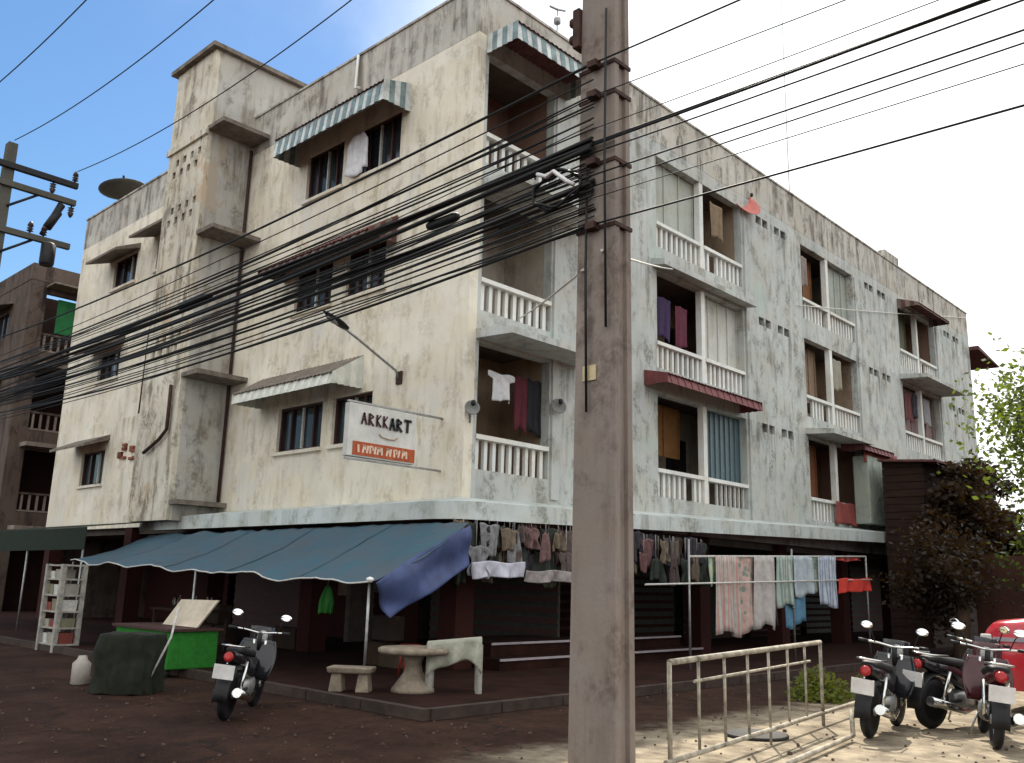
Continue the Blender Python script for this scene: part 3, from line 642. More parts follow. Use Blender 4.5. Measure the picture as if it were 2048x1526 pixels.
dish('satellite_dish', (-16.6,.5,13.15), .75, (-.15,-.1,1), plainc('dark_dish', (.07,.07,.06), .6), 'dark satellite dish tipped skyward on the left roof corner')
MB().build
dish('satellite_dish', (.12,.05,4.35), .13, (.8,-.5,.2), plainc('grey_dish', (.22,.22,.21), .6), 'small grey dish at the left of the lowest corner balcony', False)
dish('satellite_dish', (.14,2.25,4.72), .15, (.8,-.4,.2), MATS['grey_dish'], 'small grey dish at the right of the lowest corner balcony', False)
# roof masts
for (x, y, z0, z1, lb) in ((-1, 14.4, 11.5, 20.5, 'tall thin pale mast on the roof above the right wall'), (-3, 5.62, 11.5, 16.3, 'short bent aerial on the roof behind the parapet')):
    t = thing('roof_mast', (x, y, z0), lb, 'mast'); MB().tube([(x,y,z0), (x,y,z1)], .02 if z1 > 17 else .016, 6).build('tube', plainc('pale_mast', (.6,.62,.64), .5) if z1 > 17 else M_steel, t)
    if z1 < 17:
        MB().lathe([(.02,0),(.09,.04),(.09,.18),(.03,.24)], (x,y,z1-.5), 8).build('amplifier', M_steel, t); MB().tube([(x-.1,y-.2,z1), (x,y,z1-.05), (x+.05,y+.25,z1+.02)], .03, 6).build('antenna_bar', M_steel, t)

# clothes on balconies -------------------------------------------------
def hanging(name, p0, p1, drop, m, label, cat, group=None, wav=.03, seed=0, shape=None, at=None):
    """cloth hung from the line p0-p1"""
    p0, p1 = Vector(p0), Vector(p1); d = (p1-p0); nn = Vector((-d.y, d.x, 0)).normalized()
    rd = random.Random(seed); ph = [rd.random()*6 for _ in range(4)]
    def fn(a, b):
        q = p0+d*a; dr = drop*(1+.05*math.sin(a*5+ph[0]))
        if shape: w = shape(b); q = p0+d*(.5+(a-.5)*w)
        q = q+nn*(wav*(.3+b)*(math.sin(a*13+ph[1])+.6*math.sin(a*23+ph[2]+b*3))); q.z = q.z-b*dr+.015*math.sin(a*9+ph[3]); return q
    return tag(MB().grid(fn, 18, 12).build(name, m, at=(p0+p1)/2, thick=.008), label, cat, group)
M_wcloth = plainc('white_cloth', (.72,.72,.74), .9); M_bluec = plainc('blue_cloth', (.05,.20,.42), .9, .4, 12)
shirt = lambda b: 1.0 if b < .25 else .62+.05*b
hanging('hanging_shirt', (-3.85,-.12,10.55), (-2.95,-.12,10.55), .92, M_wcloth, 'white shirt hanging outside the top floor window', 'shirt', seed=2, shape=lambda b: .35+b*1.6 if b < .3 else .8)
hanging('hanging_shirt', (.0-.12,.65,5.15), (-.12,1.35,5.15), .5, M_wcloth, 'white shirt drying in the lowest corner balcony', 'shirt', seed=4, shape=shirt)
for k, (y, m, lb) in enumerate(((1.4, plainc('maroon_cloth', (.10,.02,.03), .9), 'dark maroon garment drying in the lowest corner balcony'), (1.75, plainc('black_cloth', (.02,.02,.025), .9), 'black garment at the right of the lowest corner balcony'))):
    hanging('hanging_garment', (-.18,y,5.2), (-.18,y+.38,5.2), 1.0, m, lb, 'garment', seed=9+k, wav=.02)
for k, (y, z, c, lb) in enumerate(((6.0, 7.9, (.05,.03,.08), 'dark purple garment drying in the middle balcony of the second bay'), (6.7, 7.85, (.12,.03,.05), 'dark red garment drying in the middle balcony of the second bay'))):
    hanging('hanging_garment', (-.18,y,z), (-.18,y+.5,z), .95, plainc('garment_%d' % k, c, .9), lb, 'garment', seed=30+k, wav=.02)
for k, (y, w, z, dr, c, lb) in enumerate(((13.0,.5,10.9,.9,(.25,.20,.18),'brown towel in the top balcony of the third bay'), (14.9,.6,8.2,.9,(.30,.28,.22),'beige towel in the middle balcony of the third bay'), (20.4,.6,8.2,1.0,(.16,.06,.06),'dull red cloth in the middle balcony of the far bay'), (21.2,.45,8.2,.8,(.05,.05,.07),'dark trousers in the middle balcony of the far bay'), (22.2,.6,8.2,.9,(.30,.30,.31),'grey shirt in the middle balcony of the far bay'), (22.0,.7,5.4,1.0,(.10,.10,.08),'dark cloth in the lowest balcony of the far bay'), (8.2,.6,10.9,.9,(.22,.16,.10),'brown cloth in the top balcony of the second bay'))):
    hanging('hanging_garment', (-.12,y,z), (-.12,y+w,z), dr, plainc('balcony_cloth_%d' % k, c, .9), lb, 'garment', seed=90+k, wav=.025)
hanging('hanging_garment', (.08,14.2,3.95), (.08,15.5,3.95), .6, plainc('red_cloth', (.28,.07,.06), .9), 'red cloth hanging over the lowest balcony of the third bay', 'cloth', seed=44, wav=.05)
tag(MB().box(.1, .55, 15.4, 18.3, 3.4, 5.35).build('storage_box', plaster('green_grey_sheet', (.40,.44,.38), (.08,.13,.12), .9, .9), at=(.3,16.8,3.4), bev=.03), 'streaked grey green metal enclosure bolted outside the third bay', 'enclosure')
hanging('awning_cloth', (.5,15.3,5.45), (.5,17.7,5.6), .3, MATS['red_cloth'], 'red cloth strip above the grey green enclosure', 'cloth', seed=45, wav=.03)

# ------------------------------------------------------------------ blue tarpaulin over the stall
M_tarp = mat('blue_tarpaulin', (.03,.095,.13), .6, .45, 2.2, c2=(.065,.08,.10), bump=.3)
M_tarp2 = mat('violet_tarpaulin', (.06,.085,.20), .6, .4, 2.5)
M_seam = plainc('tarp_seam', (.02,.06,.085), .6)
tp = thing('tarpaulin', (-3.5,-2,0), 'blue tarpaulin stretched from the canopy over the street stall', 'tarpaulin')
def tarp(a, b):
    x = (-9.2+10.3*a)*(1-b)+(-8.6+9.9*a)*b; y = -.87*(1-b)-2.78*b
    z = (2.34+.03*a)*(1-b)+(1.70-.24*a)*b
    z -= .10*math.sin(math.pi*b)*(.6+.4*math.sin(a*21)) + .03*math.sin(a*37+b*4)*b
    pp = Vector((x*1.4, y*1.1, 0)); z += .05*noise.noise(pp)+.022*noise.noise(pp*3.1)-.03*b*abs(math.sin(a*math.pi*3))
    return (x, y+.05*noise.noise(Vector((x*1.7, 3, 1)))*b, z)
MB().grid(tarp, 110, 24).build('sheet', M_tarp, tp, thick=.01)
for u in (.19, .41, .62, .83):
    MB().grid(lambda a, b, u=u: Vector(tarp(u+.004*(b-.5), a))+Vector((0,-.002,.012)), 24, 1).build('seam', M_seam, tp)
MB().tube([Vector(tarp(k/80, 1))+Vector((0,-.006,0)) for k in range(81)], .012, 5).build('hem_rope', M_bar, tp)
def flap(a, b):
    p = Vector((1.08,-.85,2.33)).lerp(Vector((1.3,-2.75,1.47)), a); q = Vector((1.08,-.80,1.74)).lerp(Vector((1.15,-2.3,.97)), a)
    r = p.lerp(q, b); r.x += .05*math.sin(a*9+b*3)+.03*math.sin(b*7)+.06*noise.noise(r*2.3); r.z += .03*noise.noise(r*3.1+Vector((5,0,0))); return r
MB().grid(flap, 36, 18).build('side_flap', M_tarp2, tp, thick=.01)
for x, y, z in ((1.18,-2.72,1.50), (-3.4,-2.77,1.58), (-8.5,-2.77,1.68)): MB().tube([(x,y,.1), (x,y,z)], .02, 7).build('post', M_steel, tp)
MB().lathe([(.0,0),(.05,.02),(.05,.05),(.0,.07)], (1.29,-2.80,1.46), 8).build('corner_glint', plainc('glint_white', (.8,.8,.78), .6), tp)  # small white knob at the tarp corner, a painted glint

# stall furniture ------------------------------------------------------------
ct = thing('food_cart', (-2.6,-3.2,0), 'food cart with bright green side panel under the blue tarpaulin', 'cart')
MB().box(-3.95, -2.15, -3.75, -2.95, .12, .66).build('green_panel', plainc('bright_green_cloth', (.02,.17,.018), .85, .25, 14), ct, bev=.02)
MB().box(-4.0, -2.1, -3.80, -2.9, .662, .70).build('counter', M_frame, ct)
for x in (-3.8, -2.3):
    for y in (-3.65, -3.05): MB().tube([(x,y,0), (x,y,.12)], .05, 8).build('caster', M_black, ct)
bd = MB().hexa([(-3.3,-3.30,.71),(-2.2,-3.30,.71),(-2.2,-3.27,.71),(-3.3,-3.27,.71)], [(-3.12,-3.12,1.10),(-1.95,-3.12,1.12),(-1.95,-3.09,1.12),(-3.12,-3.09,1.10)]).build('menu_board', plainc('pale_board_paint', (.55,.47,.36), .7, .3, 3), at=(-2.6,-3.2,.71))
tag(bd, 'pale blank board leaning on top of the green food cart', 'board')
hp = MB()
def heap(a, b):
    q = 2*math.pi*a; c, sn = math.cos(q), math.sin(q); se = (abs(c)**5+abs(sn)**5)**(-1/5)
    if b < .35: rr = se*b/.35; z = .74-.03*b
    else: t = (b-.35)/.65; rr = se*(1+.10*t+.07*t*math.sin(11*q)+.04*t*math.sin(23*q+1)); z = .73*(1-t)+.01
    x, y = .36*rr*c, .30*rr*sn; p = Vector((x, y, z)); p += Vector((1,1,0))*noise.noise(p*3.2)*.04; p.z += noise.noise(p*4)*.025
    an = R(40); return (-.95+p.x*math.cos(an)-p.y*math.sin(an), -4.85+p.x*math.sin(an)+p.y*math.cos(an), max(.005, p.z))
hp.grid(heap, 72, 22); tag(hp.build('covered_cart', plainc('dark_canvas', (.014,.017,.010), .95, .5, 9), at=(-.95,-4.85,0)), 'small cart draped in dark canvas on the street left of the green cart', 'cart')
br = thing('broom', (-.5,-4.6,0), 'thin broom leaning beside the dark heap', 'broom'); MB().tube([(-.6,-4.75,.15), (-.5,-4.55,.7), (-.48,-4.5,1.08)], .014, 6).build('handle', M_bar, br); MB().lathe([(.02,.3),(.07,.15),(.10,.0)], (-.62,-4.8,.0), 8).build('bristles', M_wood, br)
cn = MB().lathe([(.09,0),(.12,.02),(.12,.28),(.07,.33),(.05,.38)], (-2.05,-5.0,0), 12).build('water_can', plainc('dull_white_plastic', (.34,.30,.27), .5), at=(-2.05,-5.0,0)); tag(cn, 'dull white plastic can on the street beside the dark heap', 'can')
M_rackw = plainc('rack_grey_paint', (.36,.34,.30), .6, .4)
rk = thing('shelf_rack', (-7.6,-3.2,0), 'white shelf rack with stacked crates at the left end of the tarpaulin', 'rack')
for x in (-8.05, -7.3):
    for y in (-3.4, -3.0): MB().box(x-.045, x+.045, y-.04, y+.04, 0, 1.62).build('post', M_rackw, rk)
for z in (.12, .42, .72, 1.02, 1.32, 1.58): MB().box(-8.1, -7.25, -3.42, -2.98, z, z+.03).build('shelf', M_rackw, rk)
random.seed(12)
for k, (z, n) in enumerate(((.15, 3), (.45, 3), (.75, 3), (1.05, 3), (1.35, 2))):
    for j in range(n):
        x = -7.99+j*.25; h = random.uniform(.12,.24)
        tag(MB().hexa([(x,-3.36,z),(x+.2,-3.36,z),(x+.2,-3.08,z),(x,-3.08,z)], [(x-.01,-3.37,z+h),(x+.21,-3.37,z+h),(x+.21,-3.07,z+h),(x-.01,-3.07,z+h)]).build('crate', [M_bar, plainc('crate_grey', (.3,.28,.24)), plainc('crate_maroon', (.2,.05,.04)), plainc('crate_khaki', (.2,.19,.12))][(k+j) % 4], at=(x+.1,-3.2,z)), 'small crate stacked on the white shelf rack', 'crate', 'crates on the shelf rack')
gb = hanging('hanging_bag', (-1.62,-1.5,1.36), (-1.28,-1.5,1.36), .42, plainc('leaf_green_plastic', (.03,.22,.03), .6), 'green plastic bag hanging in the dark under the tarpaulin', 'bag', seed=71, wav=.035, shape=lambda b: .35+.75*math.sin(min(1, b*1.15)*math.pi*.75))
MB().tube([(-1.45,-1.5,1.36), (-1.45,-1.5,1.95)], .005, 4).build('string', M_bar, gb)

# stone table set
M_stone = mat('terrazzo', (.24,.195,.145), .8, .35, 9, bump=.3)
bn = thing('stone_bench', (1.36,-3.06,.12), 'small pale concrete bench beside the stone table', 'bench')
def yaw(c, pts, a): return [(c[0]+p[0]*math.cos(a)-p[1]*math.sin(a), c[1]+p[0]*math.sin(a)+p[1]*math.cos(a), p[2]) for p in pts]
def ybox(mb, c, a, x0, x1, y0, y1, z0, z1, e=0): return mb.hexa(yaw(c, [(x0,y0,z0),(x1,y0,z0),(x1,y1,z0),(x0,y1,z0)], a), yaw(c, [(x0-e,y0-e,z1),(x1+e,y0-e,z1),(x1+e,y1+e,z1),(x0-e,y1+e,z1)], a))
ybox(MB(), (1.36,-3.06), R(38), -.27, .27, -.14, .14, .345, .42, .02).build('seat', M_stone, bn, bev=.02)
for u in (-.17, .17): ybox(MB(), (1.36,-3.06), R(38), u-.085, u+.085, -.12, .12, .121, .343, -.025).build('leg', M_stone, bn, bev=.015)
tb = thing('stone_table', (1.8,-2.42,.12), 'round pale concrete table with flared foot near the corner', 'table')
MB().lathe([(.0,.585),(.43,.585),(.46,.61),(.46,.645),(.43,.66),(0,.66)], (1.8,-2.42,0), 28).build('top', M_stone, tb)
MB().lathe([(.28,.121),(.27,.16),(.20,.25),(.12,.36),(.10,.46),(.15,.58)], (1.8,-2.42,0), 20).build('foot', M_stone, tb)
wt = thing('draped_stand', (2.2,-2.0,.12), 'small stand draped with a dirty white cloth right of the stone table', 'stand')
def drape(a, b):
    p = Vector((2.02,-2.40,.73)).lerp(Vector((2.46,-1.86,.80)), a); q = p.copy(); q.z -= b*.29*(1+.45*(abs(a-.5)*2)**6+.12*math.sin(a*7)); q += Vector((.05,-.05,0))*math.sin(a*14+b)*b; return q
M_drape = plainc('dirty_white_cloth', (.36,.36,.29), .9, .35, 5)
MB().grid(drape, 16, 8).build('cloth', M_drape, wt, thick=.008)
MB().hexa([(2.02,-2.40,.715),(2.46,-1.86,.785),(2.2,-1.62,.785),(1.76,-2.16,.715)], [(2.02,-2.40,.73),(2.46,-1.86,.80),(2.2,-1.62,.80),(1.76,-2.16,.73)]).build('board', M_drape, wt)
for x, y in ((2.03,-2.36), (2.43,-1.87), (2.2,-1.66), (1.82,-2.14)): MB().box(x-.03, x+.03, y-.03, y+.03, .121, .72).build('leg', MATS['rack_grey_paint'], wt)

# hanging goods at the shop front -----------------------------------------
random.seed(17)
cols = [(.15,.035,.015),(.13,.06,.06),(.16,.09,.085),(.20,.20,.21),(.05,.055,.03),(.02,.028,.02),(.09,.065,.06),(.025,.02,.028),(.16,.12,.08)]
gm = [plainc('goods_%d' % k, c, .6, .45, 14) for k, c in enumerate(cols)]
def goods(y, z, w, h, m, label, group):
    w *= .9; k = random.random(); x = .78+random.uniform(-.1,.14)
    sh = (lambda b: .55+.45*math.sin(min(1, b*1.3)*math.pi*.5)) if k < .5 else (lambda b: 1-.35*b) if k < .75 else (lambda b: .8+.2*math.sin(b*9))
    o = hanging('hanging_goods', (x,y-w*.62,z), (x+random.uniform(-.06,.06),y+w*.62,z+random.uniform(-.03,.03)), h, m, label, 'goods', group, wav=random.uniform(.015,.045), seed=int(y*1000+z*77), shape=sh)
    MB().tube([(x,y,z), (x,y,2.47)], .004, 4).build('string', M_bar, o)
ga, gb2 = 'bundle of plastic goods hung under the canopy left of the concrete pole', 'bundle of dull goods hung under the canopy right of the concrete pole'
for k in range(30):
    y = -.6+(k % 15)*.17+random.uniform(-.05,.05); row = k//15
    goods(y, 2.40-row*.34+random.uniform(-.1,.06), random.uniform(.22,.42), random.uniform(.28,.56), gm[random.choice((0,1,1,2,2,3,5,6,8) if not row else (3,4,5,6,7,8))], ga, 'goods hung at the corner shop')
for k in range(28):
    y = 3.5+(k % 14)*.2+random.uniform(-.05,.05); row = k//14
    goods(y, 2.46-row*.34+random.uniform(-.1,.06), random.uniform(.22,.42), random.uniform(.28,.56), gm[random.choice((6,7,5,5,1,8,7,4))], gb2, 'goods hung beyond the pole')
hanging('plastic_sheet', (.95,-.62,1.80), (.95,.55,1.82), .24, plainc('lilac_sheet', (.50,.50,.58), .6, .3, 6), 'pale lilac plastic sheet slung below the hanging goods', 'sheet', seed=51, wav=.04)
hanging('plastic_sheet', (.95,.58,1.70), (.95,1.85,1.72), .18, plainc('grey_sheet', (.28,.25,.24), .6, .4, 8), 'dirty grey strip slung below the hanging goods near the pole', 'sheet', seed=52, wav=.04)
# shop step with pale edges
st = thing('shop_step', (-.6,4,.12), 'low shop step with pale worn edges at the corner', 'step')
MB().box(-1.4, .5, .5, 6.5, .12, .30).build('tread', M_pave, st); MB().box(-1.4, .1, .7, 6.3, .302, .52).build('tread', M_pave, st)
MB().box(.502, .53, .5, 6.5, .27, .305).build('nosing', plainc('pale_nosing', (.34,.30,.32)), st); MB().box(.102, .13, .7, 6.3, .49, .525).build('nosing', MATS['pale_nosing'], st)

# ------------------------------------------------------------------ laundry rack
LXX = 2.0
lr = thing('laundry_rack', (LXX, 8, .12), 'metal laundry rack with two bars beside the shops', 'laundry rack')
for y in (3.7, 7.6, 11.35): MB().tube([(LXX,y,.12), (LXX,y,2.34)], .022, 7).build('post', M_steel, lr)
MB().tube([(LXX,3.7,2.04), (LXX,11.35,2.33)], .02, 7).build('bar', M_bar, lr); MB().tube([(LXX+.12,2.2,1.53), (LXX+.12,11.35,1.80)], .016, 7).build('bar', M_bar, lr)
def zr(y): return 2.04+(y-3.7)*.0379
items = [
 (4.40,5.05,.50,(.42,.52,.36),'pale green towel at the left end of the laundry rack','towel'),
 (4.50,5.30,1.40,(.46,.45,.41),'long pale grey sheet hanging low on the laundry rack','sheet'),
 (5.05,6.05,1.40,(.56,.40,.35),'long faded pink blanket hanging on the laundry rack','blanket'),
 (5.95,6.75,1.36,(.50,.47,.45),'long whitish sheet right of the pink blanket','sheet'),
 (6.70,6.9,1.30,(.05,.045,.06),'narrow black garment in the middle of the laundry rack','garment'),
 (6.85,7.6,1.0,(.46,.50,.46),'pale patterned shirt in the middle of the laundry rack','shirt'),
 (7.3,8.25,1.38,(.12,.28,.42),'blue sarong hanging low on the laundry rack','sarong'),
 (7.55,8.4,.80,(.46,.53,.58),'pale blue shirt beside the blue sarong','shirt'),
 (8.2,9.0,.72,(.40,.46,.40),'small grey green shirt near the right of the rack','shirt'),
 (8.75,9.6,1.05,(.55,.60,.66),'white and blue shirt at the right of the laundry','shirt'),
 (9.7,11.2,.10,(.40,.05,.04),'thin red cloth strip on the upper bar at the right end','cloth')]
def printed(name, c, k):
    m = mat(name, c, .9, .35, 6, c2=tuple(v*.62 for v in c)); t = m.node_tree; b = t.nodes['Principled BSDF']; src = b.inputs['Base Color'].links[0].from_socket
    if k % 4 == 3: return m
    g = t.nodes.new('ShaderNodeTexCoord')
    if k % 4 == 1:
        w = t.nodes.new('ShaderNodeTexWave'); w.inputs['Scale'].default_value = 3.5; w.bands_direction = 'Y'; w.inputs['Distortion'].default_value = .6; f = w.outputs['Fac']
    else:
        w = t.nodes.new('ShaderNodeTexVoronoi'); w.inputs['Scale'].default_value = 9 if k % 4 == 0 else 6; f = w.outputs['Distance']
    t.links.new(g.outputs['Object'], w.inputs['Vector'])
    r = t.nodes.new('ShaderNodeMapRange'); r.inputs['From Min'].default_value = .30; r.inputs['From Max'].default_value = .38; r.inputs['To Min'].default_value = .7; r.inputs['To Max'].default_value = 0; t.links.new(f, r.inputs[0])
    x = t.nodes.new('ShaderNodeMix'); x.data_type = 'RGBA'; t.links.new(r.outputs[0], x.inputs['Factor']); t.links.new(src, x.inputs['A']); x.inputs['B'].default_value = ((.10,.16,.30,1), (.45,.16,.14,1), (.08,.20,.16,1))[k % 3]
    t.links.new(x.outputs['Result'], b.inputs['Base Color']); return m
for k, (y0, y1, dr, c, lb, ct_) in enumerate(items):
    x = LXX+(.05 if k % 2 else -.03)
    hanging('hanging_laundry', (x,y0,zr(y0)), (x,y1,zr(y1)), dr, printed('laundry_%d' % k, c, k), lb, ct_, 'laundry on the rack', wav=.035, seed=60+k)
hanging('hanging_laundry', (LXX+.13,9.5,1.78), (LXX+.13,11.2,1.82), .30, plainc('bright_red_cloth', (.62,.05,.035), .8), 'bright red cloth hanging at the right end of the laundry rack', 'cloth', 'laundry on the rack', seed=80)

# ------------------------------------------------------------------ pipe railing
rl = thing('pipe_railing', (6.3,-1.4,0), 'pale steel pipe railing running from the pole toward the motorcycles', 'railing')
A, Bq = Vector((6.62,-3.85,0)), Vector((6.06,.10,0))
M_pipe = mat('pale_pipe', (.36,.32,.25), .65, .55, 9, metal=.1)
def rp(t, z): q = A.lerp(Bq, t); q.z = z; return q
MB().tube([rp(0,.90), rp(1,.92)], .026, 8).build('top_rail', M_pipe, rl); MB().tube([rp(.12,.72), rp(.9,.73)], .014, 6).build('middle_rail', M_pipe, rl); MB().tube([rp(-.02,.14), rp(1.52,.14)], .024, 8).build('bottom_rail', M_pipe, rl)
for k in range(8): MB().tube([rp(k/7,0 if k in (0,7,4) else .14), rp(k/7,.9)], .02 if k in (0,7) else .014, 7).build('baluster', M_pipe, rl)
low = thing('kerb_rail', (6.95,-2,0), 'low rusty pipe lying along the ground in front of the railing', 'pipe'); MB().tube([(7.05,-2.9,.05), (6.75,-.7,.06)], .025, 7).build('pipe', M_pipe, low); MB().tube([(6.76,-.72,.06), (6.7,-.6,.3)], .025, 7).build('pipe_end', M_pipe, low)
mh = MB().lathe([(0,.006),(.33,.006),(.33,.03),(.29,.03),(.27,.022),(0,.022)], (5.95,-1.25,0), 24).build('manhole_cover', mat('cast_iron', (.03,.028,.026), .7, .4, 12), at=(5.95,-1.25,0)); tag(mh, 'round dark manhole cover in the sunlit dirt by the railing', 'manhole')

# ------------------------------------------------------------------ motorcycles
def motorcycle(body, name, label, seat_m=M_black, basket=False):
    r = thing(name, (0,0,0), label, 'motorcycle', None)
    M_ch = mat('chrome', (.6,.6,.58), .2, .1, 5, metal=1, bump=0)
    for x in (-.62, .62):
        w = MB().lathe([(.20,-.045),(.255,-.05),(.285,-.03),(.292,0),(.285,.03),(.255,.05),(.20,.045),(.195,0),(.20,-.045)], (x,0,.292), 28, 'y').build('wheel', M_black, r)
        MB().lathe([(.175,-.02),(.2,-.025),(.2,.025),(.175,.02),(.175,-.02)], (x,0,.292), 24, 'y').build('rim', M_ch, w); MB().lathe([(.02,-.07),(.05,-.06),(.05,.06),(.02,.07)], (x,0,.292), 12, 'y').build('hub', M_steel, w)
        sp = MB()
        for k in range(10):
            a = k*math.pi/5; sp.tube([(x+.04*math.cos(a),.02*(-1)**k,.292+.04*math.sin(a)), (x+.18*math.cos(a+.2),0,.292+.18*math.sin(a+.2))], .004, 4)
        sp.build('spokes', M_ch, w)
    for s in (-1, 1): MB().tube([(.62,.085*s,.292), (.50,.085*s,.62), (.42,.07*s,.86)], .022, 8).build('fork', M_ch, r)
    MB().tube([(.42,0,.72), (.37,0,.95)], .03, 8).build('steering_head', M_black, r)
    hb = MB().tube([(.30,-.34,.98), (.36,-.2,.97), (.385,0,.94), (.36,.2,.97), (.30,.34,.98)], .014, 7).build('handlebar', M_ch, r)
    for s in (-1, 1):
        MB().tube([(.305,.30*s,.98), (.27,.40*s,.985)], .02, 7).build('grip', M_black, hb)
        mi = MB().tube([(.34,.22*s,.97), (.33,.27*s,1.10), (.31,.30*s,1.15)], .007, 5).build('mirror', M_black, r)
        MB().grid(lambda a, b, s=s: (.30+.02*math.cos(b*2*math.pi)*a, .32*s+.075*a*math.cos(b*2*math.pi), 1.17+.045*a*math.sin(b*2*math.pi)), 4, 16).build('mirror_glass', mat('mirror_glass', (.9,.9,.88), .05, 0, 1, metal=1, bump=0), mi, thick=.02)
    # front cowl and leg shield
    MB().grid(lambda a, b: (.45+.10*math.cos((b-.5)*math.pi)*(1-.5*a), .15*math.sin((b-.5)*math.pi)*(1-.15*a), 1.02-.34*a), 6, 10).build('headlight_cowl', body, r, thick=.02)
    MB().lathe([(0,.0),(.075,.0),(.09,-.03),(.05,-.08)], (.56,0,.88), 14, 'x').build('headlight', plainc('lamp_glass', (.5,.5,.48), .1), r)
    MB().grid(lambda a, b: (.40-.16*a+.05*math.cos((b-.5)*math.pi), (.20+.06*math.sin(a*math.pi))*math.sin((b-.5)*math.pi), .86-.48*a), 8, 10).build('leg_shield', body, r, thick=.02)
    MB().grid(lambda a, b: (.62+.33*math.cos(R(20+a*130)), .075*math.sin((b-.5)*math.pi), .292+.33*math.sin(R(20+a*130))-.02*(1-math.cos((b-.5)*math.pi))), 10, 6).build('front_fender', body, r, thick=.008)
    MB().grid(lambda a, b: (-.62+.34*math.cos(R(40+a*150)), .085*math.sin((b-.5)*math.pi), .30+.34*math.sin(R(40+a*150))-.02*(1-math.cos((b-.5)*math.pi))), 10, 6).build('rear_fender', M_black, r, thick=.008)
    # tail body, tunnel, seat
    def loft(secs, m, nm, n=14):
        mb = MB(); i0 = 0
        for (x, y, z, w, h) in secs:
            for j in range(n):
                q = 2*math.pi*j/n; c, s = math.cos(q), math.sin(q); mb.v.append((x, y+w*math.copysign(abs(c)**.7, c), z+h*math.copysign(abs(s)**.7, s)))
        for k in range(len(secs)-1):
            for j in range(n): a, b = k*n+j, k*n+(j+1) % n; mb.f.append((a, b, b+n, a+n)); mb.sm.append(True)
        mb.f.append(tuple(range(n))); mb.f.append(tuple((len(secs)-1)*n+j for j in range(n))); mb.sm += [False]*2
        return mb.build(nm, m, r)
    loft([(.30,0,.52,.05,.14), (.12,0,.47,.075,.10), (-.1,0,.55,.10,.13), (-.35,0,.64,.12,.11), (-.6,0,.70,.11,.08), (-.84,0,.76,.06,.05)], body, 'body')
    loft([(.02,0,.70,.08,.035), (-.12,0,.735,.115,.05), (-.4,0,.765,.13,.05), (-.66,0,.80,.11,.045), (-.78,0,.80,.07,.025)], seat_m, 'seat')
    loft([(.22,0,.33,.09,.10), (.05,0,.31,.12,.12), (-.15,0,.32,.11,.11), (-.26,0,.33,.06,.06)], M_steel, 'engine')
    MB().tube([(.15,-.12,.25), (-.2,-.15,.2), (-.45,-.16,.27), (-.9,-.17,.36)], [.02,.03,.05,.055], 10).build('exhaust', M_ch, r)
    for s in (-1, 1): MB().tube([(-.2,.09*s,.32), (-.62,.09*s,.292)], .022, 7).build('swing_arm', M_black, r); MB().tube([(-.58,.11*s,.32), (-.45,.11*s,.66)], .026, 8).build('shock_absorber', M_ch, r)
    MB().tube([(-.5,-.12,.84), (-.82,-.12,.86), (-.92,0,.87), (-.82,.12,.86), (-.5,.12,.84)], .012, 7).build('grab_rail', M_ch, r)
    MB().lathe([(0,0),(.05,0),(.06,.03),(.03,.06)], (-.93,0,.74), 10, 'x').build('tail_light', plainc('tail_red', (.35,.02,.02), .2), r)
    MB().box(-1.0, -.985, -.12, .12, .50, .66).build('licence_plate', plainc('plate_white', (.60,.58,.56), .4), r)
    MB().tube([(.0,.12,.28), (.02,.2,.02)], .012, 6).build('kickstand', M_steel, r)
    return r
def putbike(r, x, y, ang, lean=.10, sc=1): r.scale = (sc,)*3; r.location = (x, y, 0); r.rotation_euler = (lean, 0, ang)
M_body = mat('black_gloss_paint', (.012,.011,.014), .22, .3, 3, bump=0, coat=.4)
M_navy = mat('navy_gloss_paint', (.015,.012,.04), .25, .3, 3, bump=0, coat=.4)
M_mar = mat('maroon_gloss_paint', (.06,.01,.012), .25, .3, 3, bump=0, coat=.4)
b1 = motorcycle(M_body, 'motorcycle', 'black motorcycle with two bright mirrors parked before the tarpaulin'); putbike(b1, 1.43, -4.64, math.atan2(1.3,-1.25), .10, .9)
b2 = motorcycle(M_body, 'motorcycle', 'dark motorcycle parked nearest the end of the pipe railing'); putbike(b2, 6.68, .25, R(98), .10, .95)
b3 = motorcycle(M_mar, 'motorcycle', 'dark maroon motorcycle parked at the right edge under the red car'); putbike(b3, 7.66, .62, R(112), .10, .97)
b4 = motorcycle(M_body, 'motorcycle', 'black motorcycle half hidden between the two nearer motorcycles at right'); putbike(b4, 7.1, 1.55, R(75), .10, .98)

# red car at the right edge ---------------------------------------------------
car = thing('parked_car', (8.8,3.95,0), 'glossy red car parked behind the motorcycles at the right edge', 'car')
M_red = mat('red_car_paint', (.42,.018,.03), .25, .1, 2, bump=0, coat=.6)
def carside(x):
    t = (x-6.9)/4.2
    if t < .30: return 1.16+.14*(t/.30)**.8 if t > .0 else 1.1
    if t < .45: return 1.30+.32*((t-.3)/.15)
    if t < .85: return 1.62
    return 1.62-.35*((t-.85)/.15)
mb = MB(); xs = [6.9+4.2*k/40 for k in range(41)]
for x in xs:
    t = (x-6.9)/4.2; e = min(t, 1-t); pin = .80*(1-.22*max(0, 1-e/.08)**2); zt = carside(x)
    prof = [(-pin*.94,.30),(-pin,.55),(-pin*1.0,.80),(-pin*.97,1.02),(-pin*.9,min(zt-.05,1.14)),(-pin*(.84 if zt < 1.4 else .72),zt-.03),(-pin*.5,zt),(pin*.5,zt),(pin*(.84 if zt < 1.4 else .72),zt-.03),(pin*.9,min(zt-.05,1.14)),(pin*.97,1.02),(pin,.80),(pin,.55),(pin*.94,.30)]
    for y, z in prof: mb.v.append((x, 3.95+y, z))
